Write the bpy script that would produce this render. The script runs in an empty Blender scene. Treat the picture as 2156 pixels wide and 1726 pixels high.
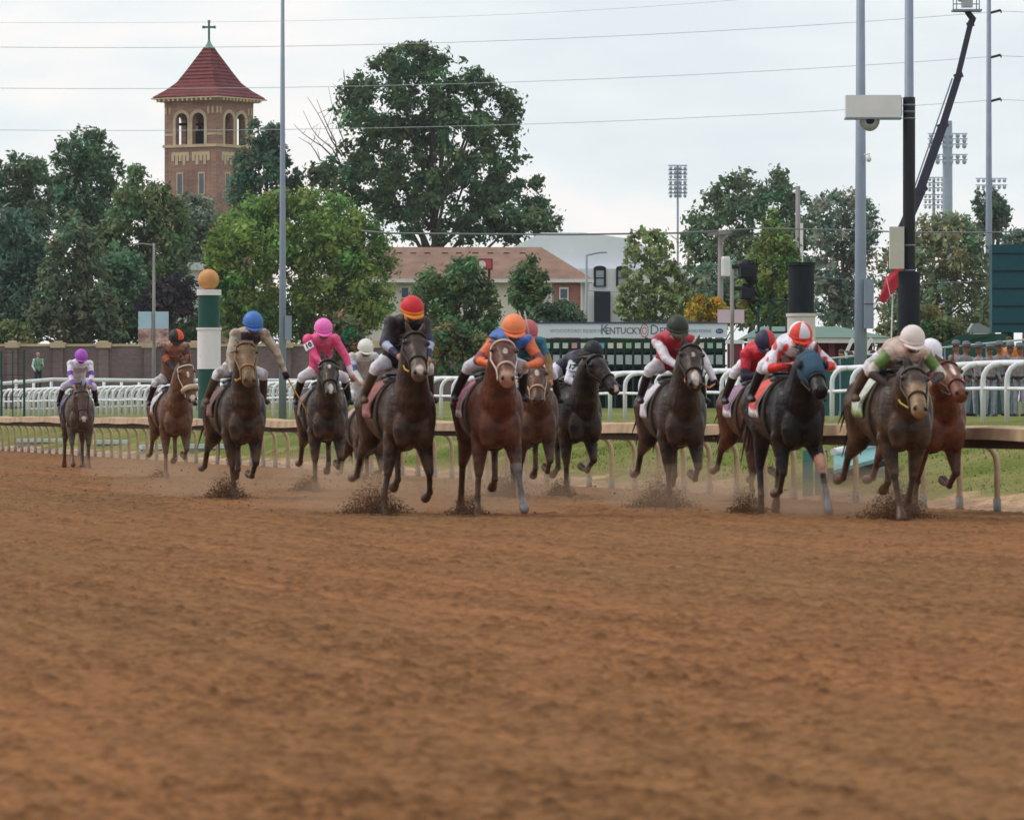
import bpy, bmesh, math, random
import numpy as np
from mathutils import Vector, Matrix

# ------------------------------------------------------------------ camera, sky, sun, exposure
SC = bpy.context.scene
COL = SC.collection
F, CX, CY, H = 11622.0, 1078.0, 863.0, 1.12        # lens in picture units, optical axis, eye height
cam_d = bpy.data.cameras.new('camera'); cam = bpy.data.objects.new('camera', cam_d); COL.objects.link(cam)
cam.location = (0, 0, H); cam.rotation_euler = (math.radians(90), 0, 0)
cam_d.sensor_width = 36; cam_d.lens = 36 * F / 2156; cam_d.clip_start = 0.5; cam_d.clip_end = 6000
cam_d.dof.use_dof = True; cam_d.dof.focus_distance = 150; cam_d.dof.aperture_fstop = 9
SC.camera = cam

SUN_EL, SUN_AZ = math.radians(48), math.radians(282)     # azimuth clockwise from +Y: from the left, a little beyond the horses
world = bpy.data.worlds.new('World'); SC.world = world; world.use_nodes = True
nt = world.node_tree; nt.nodes.clear()
def N(t, **k):
    n = nt.nodes.new(t)
    for a, b in k.items(): setattr(n, a, b)
    return n
out = N('ShaderNodeOutputWorld'); bgn = N('ShaderNodeBackground'); nt.links.new(bgn.outputs[0], out.inputs[0])
sky = N('ShaderNodeTexSky', sky_type='NISHITA'); sky.sun_disc = False; sky.sun_elevation = SUN_EL; sky.sun_rotation = SUN_AZ
sk = N('ShaderNodeVectorMath', operation='SCALE'); nt.links.new(sky.outputs[0], sk.inputs[0]); sk.inputs[3].default_value = 0.10
tc = N('ShaderNodeTexCoord'); mp = N('ShaderNodeMapping'); mp.inputs['Scale'].default_value = (1, 1, 3.2); mp.inputs['Location'].default_value = (0.37, 0.1, 0.21)
nt.links.new(tc.outputs['Generated'], mp.inputs[0])
n1 = N('ShaderNodeTexNoise'); n1.inputs['Scale'].default_value = 15; n1.inputs['Detail'].default_value = 6; n1.inputs['Roughness'].default_value = 0.5
nt.links.new(mp.outputs[0], n1.inputs['Vector'])
cr = N('ShaderNodeValToRGB'); nt.links.new(n1.outputs[0], cr.inputs[0])
e = cr.color_ramp.elements
e[0].position = 0.36; e[0].color = (0.69, 0.745, 0.79, 1)
e[1].position = 0.66; e[1].color = (0.95, 0.88, 0.855, 1)
m = cr.color_ramp.elements.new(0.5); m.color = (0.765, 0.81, 0.83, 1)
mx = N('ShaderNodeMix', data_type='RGBA'); mx.inputs[0].default_value = 0.90
nt.links.new(sk.outputs[0], mx.inputs[6]); nt.links.new(cr.outputs[0], mx.inputs[7]); nt.links.new(mx.outputs[2], bgn.inputs[0])
bgn.inputs[1].default_value = 1.22

sun_d = bpy.data.lights.new('sun', 'SUN'); sun = bpy.data.objects.new('sun', sun_d); COL.objects.link(sun)
sun_d.energy = 1.5; sun_d.angle = math.radians(12); sun_d.color = (1, 0.95, 0.88)
sdir = Vector((math.sin(SUN_AZ) * math.cos(SUN_EL), math.cos(SUN_AZ) * math.cos(SUN_EL), math.sin(SUN_EL)))
sun.rotation_euler = sdir.to_track_quat('Z', 'Y').to_euler(); sun.location = (0, 0, 60)

SC.view_settings.view_transform = 'Standard'; SC.view_settings.look = 'None'
SC.view_settings.exposure = 0; SC.view_settings.gamma = 1
SC.render.engine = 'CYCLES'; SC.cycles.use_denoising = True; SC.cycles.max_bounces = 5
SC.cycles.diffuse_bounces = 3; SC.cycles.glossy_bounces = 2; SC.cycles.transparent_max_bounces = 6; SC.cycles.caustics_reflective = False

# ------------------------------------------------------------------ helpers
R = math.radians
rng = np.random.default_rng(7); random.seed(7)
def W(px, py, d): return Vector(((px - CX) / F * d, d, H - (py - CY) / F * d))
ORG = {}
def tag(o, label=None, cat=None, group=None, kind=None):
    if label: o['label'] = label
    if cat: o['category'] = cat
    if group: o['group'] = group
    if kind: o['kind'] = kind
    return o
def empty(name, loc, label, cat, group=None):
    o = bpy.data.objects.new(name, None); COL.objects.link(o); o.location = loc; o.empty_display_size = 0.2
    ORG[o.name] = Vector(loc); return tag(o, label, cat, group)
def link(name, me, parent=None, origin=None):
    o = bpy.data.objects.new(name, me); COL.objects.link(o)
    if parent is not None: o.parent = parent; ORG[o.name] = ORG[parent.name]
    else:
        o.location = origin or (0, 0, 0); ORG[o.name] = Vector(o.location)
    return o
def lin(r, g, b):
    f = lambda c: c / 12.92 if c <= 0.04045 else ((c + 0.055) / 1.055) ** 2.4
    return (f(r / 255), f(g / 255), f(b / 255))

def M(name, col=(.5, .5, .5), rough=.6, var=.12, scale=6, bump=0, bscale=40, metal=0, spec=.3, attr=False, trans=0, col2=None, detail=4, emit=None, stretch=None):
    m = bpy.data.materials.new(name); m.use_nodes = True; t = m.node_tree; b = t.nodes['Principled BSDF']
    b.inputs['Roughness'].default_value = rough; b.inputs['Metallic'].default_value = metal; b.inputs['Specular IOR Level'].default_value = spec
    tcn = t.nodes.new('ShaderNodeTexCoord'); vec = tcn.outputs['Object']
    if stretch:
        mpn = t.nodes.new('ShaderNodeMapping'); mpn.inputs['Scale'].default_value = stretch; t.links.new(vec, mpn.inputs[0]); vec = mpn.outputs[0]
    nz = t.nodes.new('ShaderNodeTexNoise'); nz.inputs['Scale'].default_value = scale; nz.inputs['Detail'].default_value = detail
    t.links.new(vec, nz.inputs['Vector'])
    mr = t.nodes.new('ShaderNodeMapRange'); mr.inputs[1].default_value = .3; mr.inputs[2].default_value = .7
    mr.inputs[3].default_value = 1 - var; mr.inputs[4].default_value = 1 + var; t.links.new(nz.outputs[0], mr.inputs[0])
    vm = t.nodes.new('ShaderNodeVectorMath'); vm.operation = 'SCALE'
    if attr:
        at = t.nodes.new('ShaderNodeAttribute'); at.attribute_name = 'Col'; t.links.new(at.outputs['Color'], vm.inputs[0])
    elif col2:
        mixn = t.nodes.new('ShaderNodeMix'); mixn.data_type = 'RGBA'; mixn.inputs[6].default_value = (*col, 1); mixn.inputs[7].default_value = (*col2, 1)
        nz2 = t.nodes.new('ShaderNodeTexNoise'); nz2.inputs['Scale'].default_value = scale * .31; nz2.inputs['Detail'].default_value = 5
        t.links.new(vec, nz2.inputs['Vector'])
        m2 = t.nodes.new('ShaderNodeMapRange'); m2.inputs[1].default_value = .38; m2.inputs[2].default_value = .62
        t.links.new(nz2.outputs[0], m2.inputs[0]); t.links.new(m2.outputs[0], mixn.inputs[0]); t.links.new(mixn.outputs[2], vm.inputs[0])
    else: vm.inputs[0].default_value = col
    t.links.new(mr.outputs[0], vm.inputs[3]); t.links.new(vm.outputs[0], b.inputs['Base Color'])
    if bump:
        nb = t.nodes.new('ShaderNodeTexNoise'); nb.inputs['Scale'].default_value = bscale; nb.inputs['Detail'].default_value = 5
        t.links.new(vec, nb.inputs['Vector'])
        bp = t.nodes.new('ShaderNodeBump'); bp.inputs['Strength'].default_value = bump; bp.inputs['Distance'].default_value = .03
        t.links.new(nb.outputs[0], bp.inputs['Height']); t.links.new(bp.outputs[0], b.inputs['Normal'])
    if trans:
        tr = t.nodes.new('ShaderNodeBsdfTranslucent'); t.links.new(vm.outputs[0], tr.inputs[0])
        ms = t.nodes.new('ShaderNodeMixShader'); ms.inputs[0].default_value = trans
        t.links.new(b.outputs[0], ms.inputs[1]); t.links.new(tr.outputs[0], ms.inputs[2]); t.links.new(ms.outputs[0], t.nodes['Material Output'].inputs[0])
    return m

class MB:
    def __init__(s): s.v = []; s.f = []; s.m = []; s.mi = 0; s.M = None
    def add(s, vs, fs):
        o = len(s.v)
        for p in vs: s.v.append(tuple(s.M @ Vector(p)) if s.M is not None else tuple(p))
        for f in fs: s.f.append(tuple(i + o for i in f)); s.m.append(s.mi)
        return s
    def box(s, c, sz, rot=None):
        x, y, z = sz[0] / 2, sz[1] / 2, sz[2] / 2; vs = []
        for dz in (-z, z):
            for dx, dy in ((-x, -y), (x, -y), (x, y), (-x, y)):
                p = Vector((dx, dy, dz))
                if rot is not None: p = rot @ p
                vs.append(Vector(c) + p)
        return s.add(vs, [(3, 2, 1, 0), (4, 5, 6, 7), (0, 1, 5, 4), (1, 2, 6, 5), (2, 3, 7, 6), (3, 0, 4, 7)])
    def beam(s, a, b, w, h=None, up=(0, 0, 1)):
        a = Vector(a); b = Vector(b); t = (b - a).normalized(); up = Vector(up)
        if abs(t.dot(up)) > .98: up = Vector((1, 0, 0))
        x = t.cross(up).normalized(); y = x.cross(t); h = h or w
        vs = [p + x * i * w / 2 + y * j * h / 2 for p in (a, b) for i, j in ((-1, -1), (1, -1), (1, 1), (-1, 1))]
        return s.add(vs, [(3, 2, 1, 0), (4, 5, 6, 7), (0, 1, 5, 4), (1, 2, 6, 5), (2, 3, 7, 6), (3, 0, 4, 7)])
    def tube(s, pts, rad, n=8, caps=True):
        pts = [Vector(p) for p in pts]; rad = list(rad) if hasattr(rad, '__len__') else [rad] * len(pts)
        vs = []; fs = []; x = None
        for i, p in enumerate(pts):
            t = (pts[min(i + 1, len(pts) - 1)] - pts[max(i - 1, 0)]).normalized()
            if x is None:
                r = Vector((0, 0, 1)) if abs(t.z) < .9 else Vector((1, 0, 0)); x = t.cross(r).normalized()
            else: x = (x - t * x.dot(t)).normalized()
            y = t.cross(x)
            for k in range(n):
                a = 2 * math.pi * k / n; vs.append(p + (x * math.cos(a) + y * math.sin(a)) * rad[i])
        for i in range(len(pts) - 1):
            for k in range(n): fs.append((i * n + k, i * n + (k + 1) % n, (i + 1) * n + (k + 1) % n, (i + 1) * n + k))
        if caps: fs.append(tuple(range(n))[::-1]); fs.append(tuple((len(pts) - 1) * n + k for k in range(n)))
        return s.add(vs, fs)
    def lathe(s, c, prof, n=20):
        c = Vector(c); vs = [c + Vector((r * math.cos(2 * math.pi * k / n), r * math.sin(2 * math.pi * k / n), z)) for r, z in prof for k in range(n)]
        fs = [(i * n + k, i * n + (k + 1) % n, (i + 1) * n + (k + 1) % n, (i + 1) * n + k) for i in range(len(prof) - 1) for k in range(n)]
        fs.append(tuple(range(n))[::-1]); fs.append(tuple((len(prof) - 1) * n + k for k in range(n)))
        return s.add(vs, fs)
    def prism(s, poly, o, ax, ay, ext):                 # polygon in the plane (o, ax, ay), pushed along ext
        o, ax, ay, ext = map(Vector, (o, ax, ay, ext)); n = len(poly)
        vs = [o + ax * p[0] + ay * p[1] for p in poly]; vs += [v + ext for v in vs]
        fs = [tuple(range(n)), tuple(range(2 * n - 1, n - 1, -1))] + [(i, i + n, (i + 1) % n + n, (i + 1) % n) for i in range(n)]
        return s.add(vs, fs)
    def ball(s, c, r, n=10, k=6):
        r = r if hasattr(r, '__len__') else (r, r, r); c = Vector(c); vs = []; fs = []
        for i in range(k + 1):
            a = math.pi * i / k
            for j in range(n):
                b = 2 * math.pi * j / n
                vs.append(c + Vector((r[0] * math.sin(a) * math.cos(b), r[1] * math.sin(a) * math.sin(b), -r[2] * math.cos(a))))
        fs = [(i * n + j, i * n + (j + 1) % n, (i + 1) * n + (j + 1) % n, (i + 1) * n + j) for i in range(k) for j in range(n)]
        return s.add(vs, fs)
    def mesh(s, name, mats, org=(0, 0, 0), smooth=False):
        me = bpy.data.meshes.new(name); ox, oy, oz = org
        me.from_pydata([(x - ox, y - oy, z - oz) for x, y, z in s.v], [], s.f)
        for m in (mats if isinstance(mats, (list, tuple)) else [mats]): me.materials.append(m)
        me.polygons.foreach_set('material_index', s.m)
        bm = bmesh.new(); bm.from_mesh(me); bmesh.ops.recalc_face_normals(bm, faces=bm.faces); bm.to_mesh(me); bm.free()
        if smooth: me.shade_smooth()
        return me
    def build(s, name, mats, parent=None, smooth=False, origin=None):
        org = ORG[parent.name] if parent is not None else (origin or (0, 0, 0))
        return link(name, s.mesh(name, mats, org, smooth), parent, origin)

def grid_mesh(name, P, mat, cols=None, smooth=True):       # P (rows, cols, 3)
    r, c, _ = P.shape; me = bpy.data.meshes.new(name)
    idx = np.arange(r * c).reshape(r, c)
    q = np.stack([idx[:-1, :-1], idx[:-1, 1:], idx[1:, 1:], idx[1:, :-1]], -1).reshape(-1, 4)
    fast_mesh(me, P.reshape(-1, 3), q); me.materials.append(mat)
    if cols is not None: put_col(me, cols.reshape(-1, 3))
    if smooth: me.shade_smooth()
    return me
def fast_mesh(me, V, Q):
    k = Q.shape[1]
    me.vertices.add(len(V)); me.vertices.foreach_set('co', np.asarray(V, np.float32).ravel())
    me.loops.add(Q.size); me.loops.foreach_set('vertex_index', np.asarray(Q, np.int32).ravel())
    me.polygons.add(len(Q)); me.polygons.foreach_set('loop_start', np.arange(0, Q.size, k, dtype=np.int32)); me.polygons.foreach_set('loop_total', np.full(len(Q), k, np.int32))
    me.update(calc_edges=True)
def put_col(me, c):
    a = me.color_attributes.new('Col', 'FLOAT_COLOR', 'POINT')
    a.data.foreach_set('color', np.concatenate([np.clip(c, 0, 1), np.ones((len(c), 1))], 1).astype(np.float32).ravel())

def vnoise(x, y, seed=0):
    xi = np.floor(x).astype(np.int64); yi = np.floor(y).astype(np.int64); fx = x - xi; fy = y - yi
    def h(a, b):
        n = (a * 374761393 + b * 668265263 + seed * 144665) & 0x7fffffff
        n = ((n ^ (n >> 13)) * 1274126177) & 0x7fffffff
        return ((n ^ (n >> 16)) & 0xffff) / 65535.0
    u = fx * fx * (3 - 2 * fx); v = fy * fy * (3 - 2 * fy)
    return (h(xi, yi) * (1 - u) + h(xi + 1, yi) * u) * (1 - v) + (h(xi, yi + 1) * (1 - u) + h(xi + 1, yi + 1) * u) * v

# a scratch scene so that modifiers and text are evaluated apart from the real one
TMP = bpy.data.scenes.new('scratch')
def evaluated(ob):
    TMP.collection.objects.link(ob); vl = TMP.view_layers[0]; vl.update(); dg = vl.depsgraph
    me = bpy.data.meshes.new_from_object(ob.evaluated_get(dg)); TMP.collection.objects.unlink(ob); d = ob.data; bpy.data.objects.remove(ob)
    (bpy.data.meshes if isinstance(d, bpy.types.Mesh) else bpy.data.curves).remove(d)
    return me
def text_mesh(s, size, ext=.004, bold=0.0):
    c = bpy.data.curves.new('t', 'FONT'); c.body = s; c.size = size; c.extrude = ext; c.align_x = 'CENTER'; c.align_y = 'CENTER'; c.resolution_u = 2; c.offset = bold
    return evaluated(bpy.data.objects.new('t', c))
def text(name, s, size, mat, parent, center, right, up, sx=1.0, bold=0.0):
    me = text_mesh(s, size, bold=bold); r = Vector(right).normalized(); u = Vector(up).normalized(); n = r.cross(u)
    c = Vector(center) - ORG[parent.name]
    mt = Matrix(((r.x * sx, u.x, n.x, c.x), (r.y * sx, u.y, n.y, c.y), (r.z * sx, u.z, n.z, c.z), (0, 0, 0, 1)))
    me.transform(mt); me.materials.clear(); me.materials.append(mat); me.name = name
    return link(name, me, parent)
# ------------------------------------------------------------------ ground
UR = Vector((-0.2089, 0.9779, 0)); NR = Vector((0.9779, 0.2089, 0)); P0 = Vector((5.2, 60, 0))
def rail_pt(s, t, z=0): return P0 + UR * t + NR * s + Vector((0, 0, z))
def sstep(a, b, x): q = np.clip((x - a) / (b - a), 0, 1); return q * q * (3 - 2 * q)
def ground_z(x, y):
    s = (x - 5.2) * .9779 + (y - 60) * .2089
    return -.06 + .10 * sstep(.25, .7, s) + .10 * sstep(.7, 1.6, s) + .68 * sstep(1.0, 6.0, s) + .14 * sstep(5, 20, s) + .6 * sstep(175, 285, y) * sstep(10, 30, s)
def gz(x, y): return float(ground_z(np.float64(x), np.float64(y)))
def on_ground(px, d): x = (px - CX) / F * d; return Vector((x, d, gz(x, d)))

mat_track = M('track_dirt', attr=True, rough=.95, var=.32, scale=23, bump=.8, bscale=60, spec=.1, detail=9)
mat_turf = M('turf', attr=True, rough=.95, var=.28, scale=9, bump=.8, bscale=60, spec=.1)
mat_outer = M('outer_dirt', lin(133, 95, 68), rough=.95, var=.2, scale=5, bump=.6, bscale=20, spec=.1)

# finely modelled loose dirt of the racing surface
ys = (np.linspace(12.0 ** -.5, 235 ** -.5, 1050)) ** -2.0; us = np.linspace(-1, 1, 480)
Y, U = np.meshgrid(ys, us, indexing='ij'); X = U * .128 * Y
S = (X - 5.2) * .9779 + (Y - 60) * .2089; T = (X - 5.2) * -.2089 + (Y - 60) * .9779
lump = vnoise(S / .06, T / .09, 1); mid = vnoise(S / .34, T / .6, 2); harrow = vnoise(S / .09, T / 4.5, 3); big = vnoise(S / 1.3, T / 4.0, 4)
clod = np.clip(vnoise(S / .10, T / .12, 5) - .79, 0, 1); clod2 = np.clip(vnoise(S / .055, T / .065, 6) - .70, 0, 1)
patch = vnoise(S / 2.2, T / 7.0, 8); patch2 = vnoise(S / .5, T / 1.2, 9)
fine = vnoise(S / .05, T / .07, 7)
cl3 = np.clip(vnoise(S / .035, T / .045, 17) - .58, 0, 1)
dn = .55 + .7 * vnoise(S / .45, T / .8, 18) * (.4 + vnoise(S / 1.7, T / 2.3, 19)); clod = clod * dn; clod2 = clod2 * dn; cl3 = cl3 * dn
Z = .006 * lump + .004 * mid + .012 * harrow + .012 * big + .085 * clod + .065 * clod2 + .034 * cl3 + .005 * fine - .03
hue = np.clip(.5 + 1.4 * (patch - .5), 0, 1)[..., None]; c1 = np.array(lin(151, 103, 65)); c2 = np.array(lin(137, 99, 63))
C = c1 * hue + c2 * (1 - hue)
shade = (.90 + .30 * (lump - .5) - .34 * (harrow - .5))[..., None]
clod_shade = np.clip((clod * 2.6 + clod2 * 1.5 + cl3 * .8), 0, .46)[..., None]  # small shadows at the clods, painted into the dirt colour
C = C * shade * (1 - clod_shade)
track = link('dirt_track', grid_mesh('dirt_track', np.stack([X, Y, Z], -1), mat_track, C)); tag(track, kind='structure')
mb = MB(); mb.add([(-1000, -200, -.2), (1000, -200, -.2), (1000, 1240, -.2), (-1000, 1240, -.2)], [(0, 1, 2, 3)])
tag(mb.build('ground', mat_outer), kind='structure')

# infield: sand strip, grass bank, turf course and the ground beyond
sv = np.concatenate([np.linspace(.25, 7, 60), np.linspace(7.4, 30, 40), np.geomspace(31, 800, 40)])
tv = np.concatenate([np.linspace(-60, -9, 20), np.linspace(-8, 110, 360), np.geomspace(112, 1000, 60)])
S, T = np.meshgrid(sv, tv, indexing='ij'); X = 5.2 + S * .9779 - T * .2089; Y = 60 + S * .2089 + T * .9779
near = np.clip(1 - S / 30, 0, 1)
Z = ground_z(X, Y) + near * (.05 * vnoise(S / .8, T / .9, 11) + .05 * vnoise(S / .3, T / .35, 12) - .05) * sstep(.3, .9, S)
edge = sstep(.85, 1.4, S + .9 * (vnoise(S / .5, T / .7, 13) - .5))[..., None]
sand = np.array(lin(196, 160, 130)) * (.8 + .4 * vnoise(S / .3, T / .4, 14))[..., None]
gm = vnoise(S / .9, T / 1.6, 15)[..., None]; straw = sstep(.5, .8, vnoise(S / 1.1, T / 3.1, 16))[..., None]
grass = np.array(lin(92, 106, 40)) * gm + np.array(lin(122, 122, 66)) * (1 - gm); grass = grass * (1 - .4 * straw) + .4 * straw * np.array(lin(150, 138, 95))
turf = link('turf', grid_mesh('turf', np.stack([X, Y, Z], -1), mat_turf, sand * (1 - edge) + grass * edge)); tag(turf, kind='structure')
# loose grass blades on the bank nearest to the camera
n = 26000; bs = rng.uniform(1.5, 9, n) ** 1.0; bt = rng.uniform(-9, 60, n); bx = 5.2 + bs * .9779 - bt * .2089; by = 60 + bs * .2089 + bt * .9779; bz = ground_z(bx, by) - .03
hh = rng.uniform(.03, .085, n); an = rng.uniform(0, 6.28, n); ln = rng.normal(0, .04, (n, 2)); w = .012
A = np.stack([bx - np.cos(an) * w, by - np.sin(an) * w, bz], -1); B = np.stack([bx + np.cos(an) * w, by + np.sin(an) * w, bz], -1); Cc = np.stack([bx + ln[:, 0], by + ln[:, 1], bz + hh], -1)
me = bpy.data.meshes.new('grass'); fast_mesh(me, np.stack([A, B, Cc], 1).reshape(-1, 3), np.arange(3 * n).reshape(-1, 3))
gc = np.array(lin(102, 112, 48)) * rng.uniform(.75, 1.15, (n, 1)); put_col(me, np.repeat(gc, 3, 0)); me.materials.append(M('grass_blade', attr=True, rough=.8, var=.1, trans=.3))
tag(link('grass', me), 'short green grass on the bank behind the dirt rail', 'grass', kind='stuff')

# ------------------------------------------------------------------ plain materials
white = M('white_paint', lin(222, 224, 228), .5, .13, 1.7, detail=7)
dirty_rail = M('dusty_rail', lin(174, 148, 118), .75, .3, 2.2, bump=.2, bscale=15)
under_shade = M('rail_under_shade', lin(74, 58, 44), .8, .2, 4)  # shade below the rail, painted as dark colour on cover bottom and beam
dusty_post = M('dusty_post', lin(186, 165, 135), .65, .18, 6)
steel = M('galvanised_steel', lin(132, 144, 162), .5, .08, 2, spec=.4)
black = M('black_plastic', lin(34, 35, 40), .55, .1, 4)
navy_sleeve = M('black_sleeve', lin(30, 38, 44), .8, .15, 8, bump=.2)
beige_box = M('beige_box', lin(196, 192, 182), .5, .06, 3)
offwhite = M('offwhite_paint', lin(222, 220, 222), .5, .05, 4)
pole_green = M('pole_green', lin(24, 74, 66), .5, .1, 8)
gold = M('gold_ball', lin(200, 146, 92), .65, .2, 5)
dkgreen = M('dark_green_steel', lin(34, 66, 60), .5, .12, 5)
teal = M('teal_panel', lin(104, 156, 156), .5, .1, 3)
teal_dk = M('teal_board', lin(20, 74, 86), .6, .1, 4)
glass_dk = M('dark_glass', lin(70, 82, 100), .15, .1, 2, spec=.6)
void = M('dark_opening', lin(32, 36, 44), .8, .1, 2)
cable = M('cable', lin(120, 124, 132), .6, .05, 2)
concrete = M('concrete', lin(186, 184, 180), .8, .1, 4)
wood_pole = M('weathered_pole', lin(138, 136, 134), .85, .14, 6, bump=.2, stretch=(1, 1, .1))

def brick_mat(name, c1, c2, mortar, sc, ox=1.0):
    m = M(name, c1, .85, .24, .5, detail=7); t = m.node_tree; b = t.nodes['Principled BSDF']
    br = t.nodes.new('ShaderNodeTexBrick'); br.inputs['Color1'].default_value = (*c1, 1); br.inputs['Color2'].default_value = (*c2, 1); br.inputs['Mortar'].default_value = (*mortar, 1)
    br.inputs['Scale'].default_value = sc; br.inputs['Brick Width'].default_value = .24; br.inputs['Row Height'].default_value = .085; br.inputs['Mortar Size'].default_value = .012
    tcn = t.nodes.new('ShaderNodeTexCoord'); sx = t.nodes.new('ShaderNodeSeparateXYZ'); cx = t.nodes.new('ShaderNodeCombineXYZ'); ad = t.nodes.new('ShaderNodeMath'); ad.operation = 'ADD'
    t.links.new(tcn.outputs['Object'], sx.inputs[0]); t.links.new(sx.outputs[0], ad.inputs[0]); t.links.new(sx.outputs[1], ad.inputs[1])
    t.links.new(ad.outputs[0], cx.inputs[0]); t.links.new(sx.outputs[2], cx.inputs[1]); t.links.new(cx.outputs[0], br.inputs['Vector'])
    vm = [q for q in t.nodes if q.type == 'VECT_MATH'][0]; t.links.new(br.outputs['Color'], vm.inputs[0])
    return m
brick_tower = brick_mat('tower_brick', lin(128, 88, 78), lin(160, 120, 104), lin(150, 135, 125), 1)
brick_wall = brick_mat('wall_brick', lin(104, 86, 88), lin(126, 104, 104), lin(120, 110, 110), 1)
brick_red = brick_mat('house_brick', lin(150, 92, 84), lin(170, 112, 102), lin(160, 130, 122), 1)
limestone = M('limestone', lin(190, 172, 144), .8, .12, 2)

# ------------------------------------------------------------------ dirt rail along the track
rail = empty('inner_rail', rail_pt(0, 0), 'long dusty tan rail on curved posts along the dirt track', 'rail')
mb = MB(); tt = np.arange(-12, 150, 1.45)
lo = []; 
for i in range(len(tt) - 1):
    w0 = .012 * math.sin(i * 1.7) + .01 * math.sin(i * .61); w1 = .012 * math.sin((i + 1) * 1.7) + .01 * math.sin((i + 1) * .61)
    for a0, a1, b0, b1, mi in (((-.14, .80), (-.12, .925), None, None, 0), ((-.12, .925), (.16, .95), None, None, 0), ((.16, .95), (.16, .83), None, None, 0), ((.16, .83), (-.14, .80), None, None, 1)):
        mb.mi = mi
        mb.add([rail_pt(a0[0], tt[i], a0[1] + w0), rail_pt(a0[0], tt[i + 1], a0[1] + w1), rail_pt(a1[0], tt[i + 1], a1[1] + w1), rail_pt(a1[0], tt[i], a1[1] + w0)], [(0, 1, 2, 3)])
mb.build('rail_cover', [dirty_rail, under_shade], rail)
mb = MB(); mb.beam(rail_pt(.02, -12, .76), rail_pt(.02, 150, .76), .10, .12); mb.build('rail_beam', under_shade, rail)
mb = MB(); q = [Vector((0, 0, 0))]
base = rail_pt(0, 0)
pts = [NR * .40 + Vector((0, 0, -.1)), NR * .40 + Vector((0, 0, .50)), NR * .385 + Vector((0, 0, .60)), NR * .33 + Vector((0, 0, .69)), NR * .22 + Vector((0, 0, .75)), NR * .02 + Vector((0, 0, .77))]
mb.tube(pts, [.034] * 6, 8); pm = mb.mesh('post', dusty_post, (0, 0, 0), True)
mb = MB(); mb.tube([NR * .40 + Vector((0, 0, -.1)), NR * .40 + Vector((0, 0, .14))], .045, 8); sm = mb.mesh('post_sleeve', M('sleeve_grey', lin(122, 118, 116), .6, .15, 5), (0, 0, 0), True)
for t in tt:
    o = link('post', pm, rail); o.location = UR * float(t)
    o2 = link('post_sleeve', sm, o)

# ------------------------------------------------------------------ white turf rail with goosenecks
TD = Vector((-.238, 1, 0)).normalized(); TN = Vector((TD.y, -TD.x, 0)); TP = Vector((9.3, 103, 0))
tr = empty('turf_rail', (9.3, 103, .95), 'white tubular running rail with curved gooseneck posts on the turf', 'rail')
def tp(t, s, z): p = TP + TD * t + TN * s; return Vector((p.x, p.y, gz(p.x, p.y) + z))
ts = np.arange(-14, 135, 1.42)
for nm, s, z, r in (('top_rail', .38, 1.10, .055), ('lower_rail', .02, .62, .035)):
    mb = MB(); mb.tube([tp(t, s, z + .012 * math.sin(t * .9)) for t in ts], r, 8); mb.build(nm, white, tr, True)
mb = MB(); mb.tube([Vector((0, 0, -.15)), Vector((0, 0, .80)), TN * .02 + Vector((0, 0, .90)), TN * .08 + Vector((0, 0, 1.0)), TN * .18 + Vector((0, 0, 1.07)), TN * .38 + Vector((0, 0, 1.10))], .05, 8)
gm_ = mb.mesh('gooseneck', white, (0, 0, 0), True)
for t in ts:
    o = link('gooseneck', gm_, tr); o.location = tp(float(t), 0, 0) - ORG[tr.name]

# second white rail, farther on the left, and the low teal covers on the grass
fr = empty('infield_rail', W(160, 830, 262), 'far white two-bar rail in front of the brick wall', 'rail')
for nm, y0, r in (('top_bar', 799, .09), ('lower_bar', 816, .05)):
    mb = MB(); mb.tube([W(-60, y0 + 14, 250), W(60, y0 + 4, 255), W(110, y0, 260), W(300, y0 + 2, 262), W(600, y0 + 2, 270), W(900, y0 + 3, 280)], r, 8); mb.build(nm, white, fr, True)
mb = MB(); mb.tube([(0, 0, -1.2), (0, 0, .05)], .07, 8); pm2 = mb.mesh('post', white, (0, 0, 0), True)
for px in range(-40, 900, 37):
    o = link('post', pm2, fr); d = 260 + max(0, px - 110) * .026; o.location = W(px, 801, d) - ORG[fr.name]
mb = MB(); mb.tube([(0, 0, -.1), (0, 0, .75), (.12, -.05, .95), (.32, -.1, 1.0)], .045, 8); gn2 = mb.mesh('gooseneck', white, (0, 0, 0), True)
pf = empty('picket_fence', on_ground(180, 236), 'dense row of white hooped pickets behind the turf rail', 'fence')
lo_ = []; 
for i, px in enumerate(np.arange(40, 640, 8.0)):
    d = 236 + (i % 2) * .6; g = on_ground(px, d); o = link('picket', gn2, pf); o.location = g - ORG[pf.name]; lo_.append(g)
for nm, z in (('top_bar', .98), ('middle_bar', .62), ('lower_bar', .28)):
    mb = MB(); mb.tube([g + Vector((.1, 0, z)) for g in lo_[::2]], .045, 6); mb.build(nm, white, pf, True)

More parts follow.
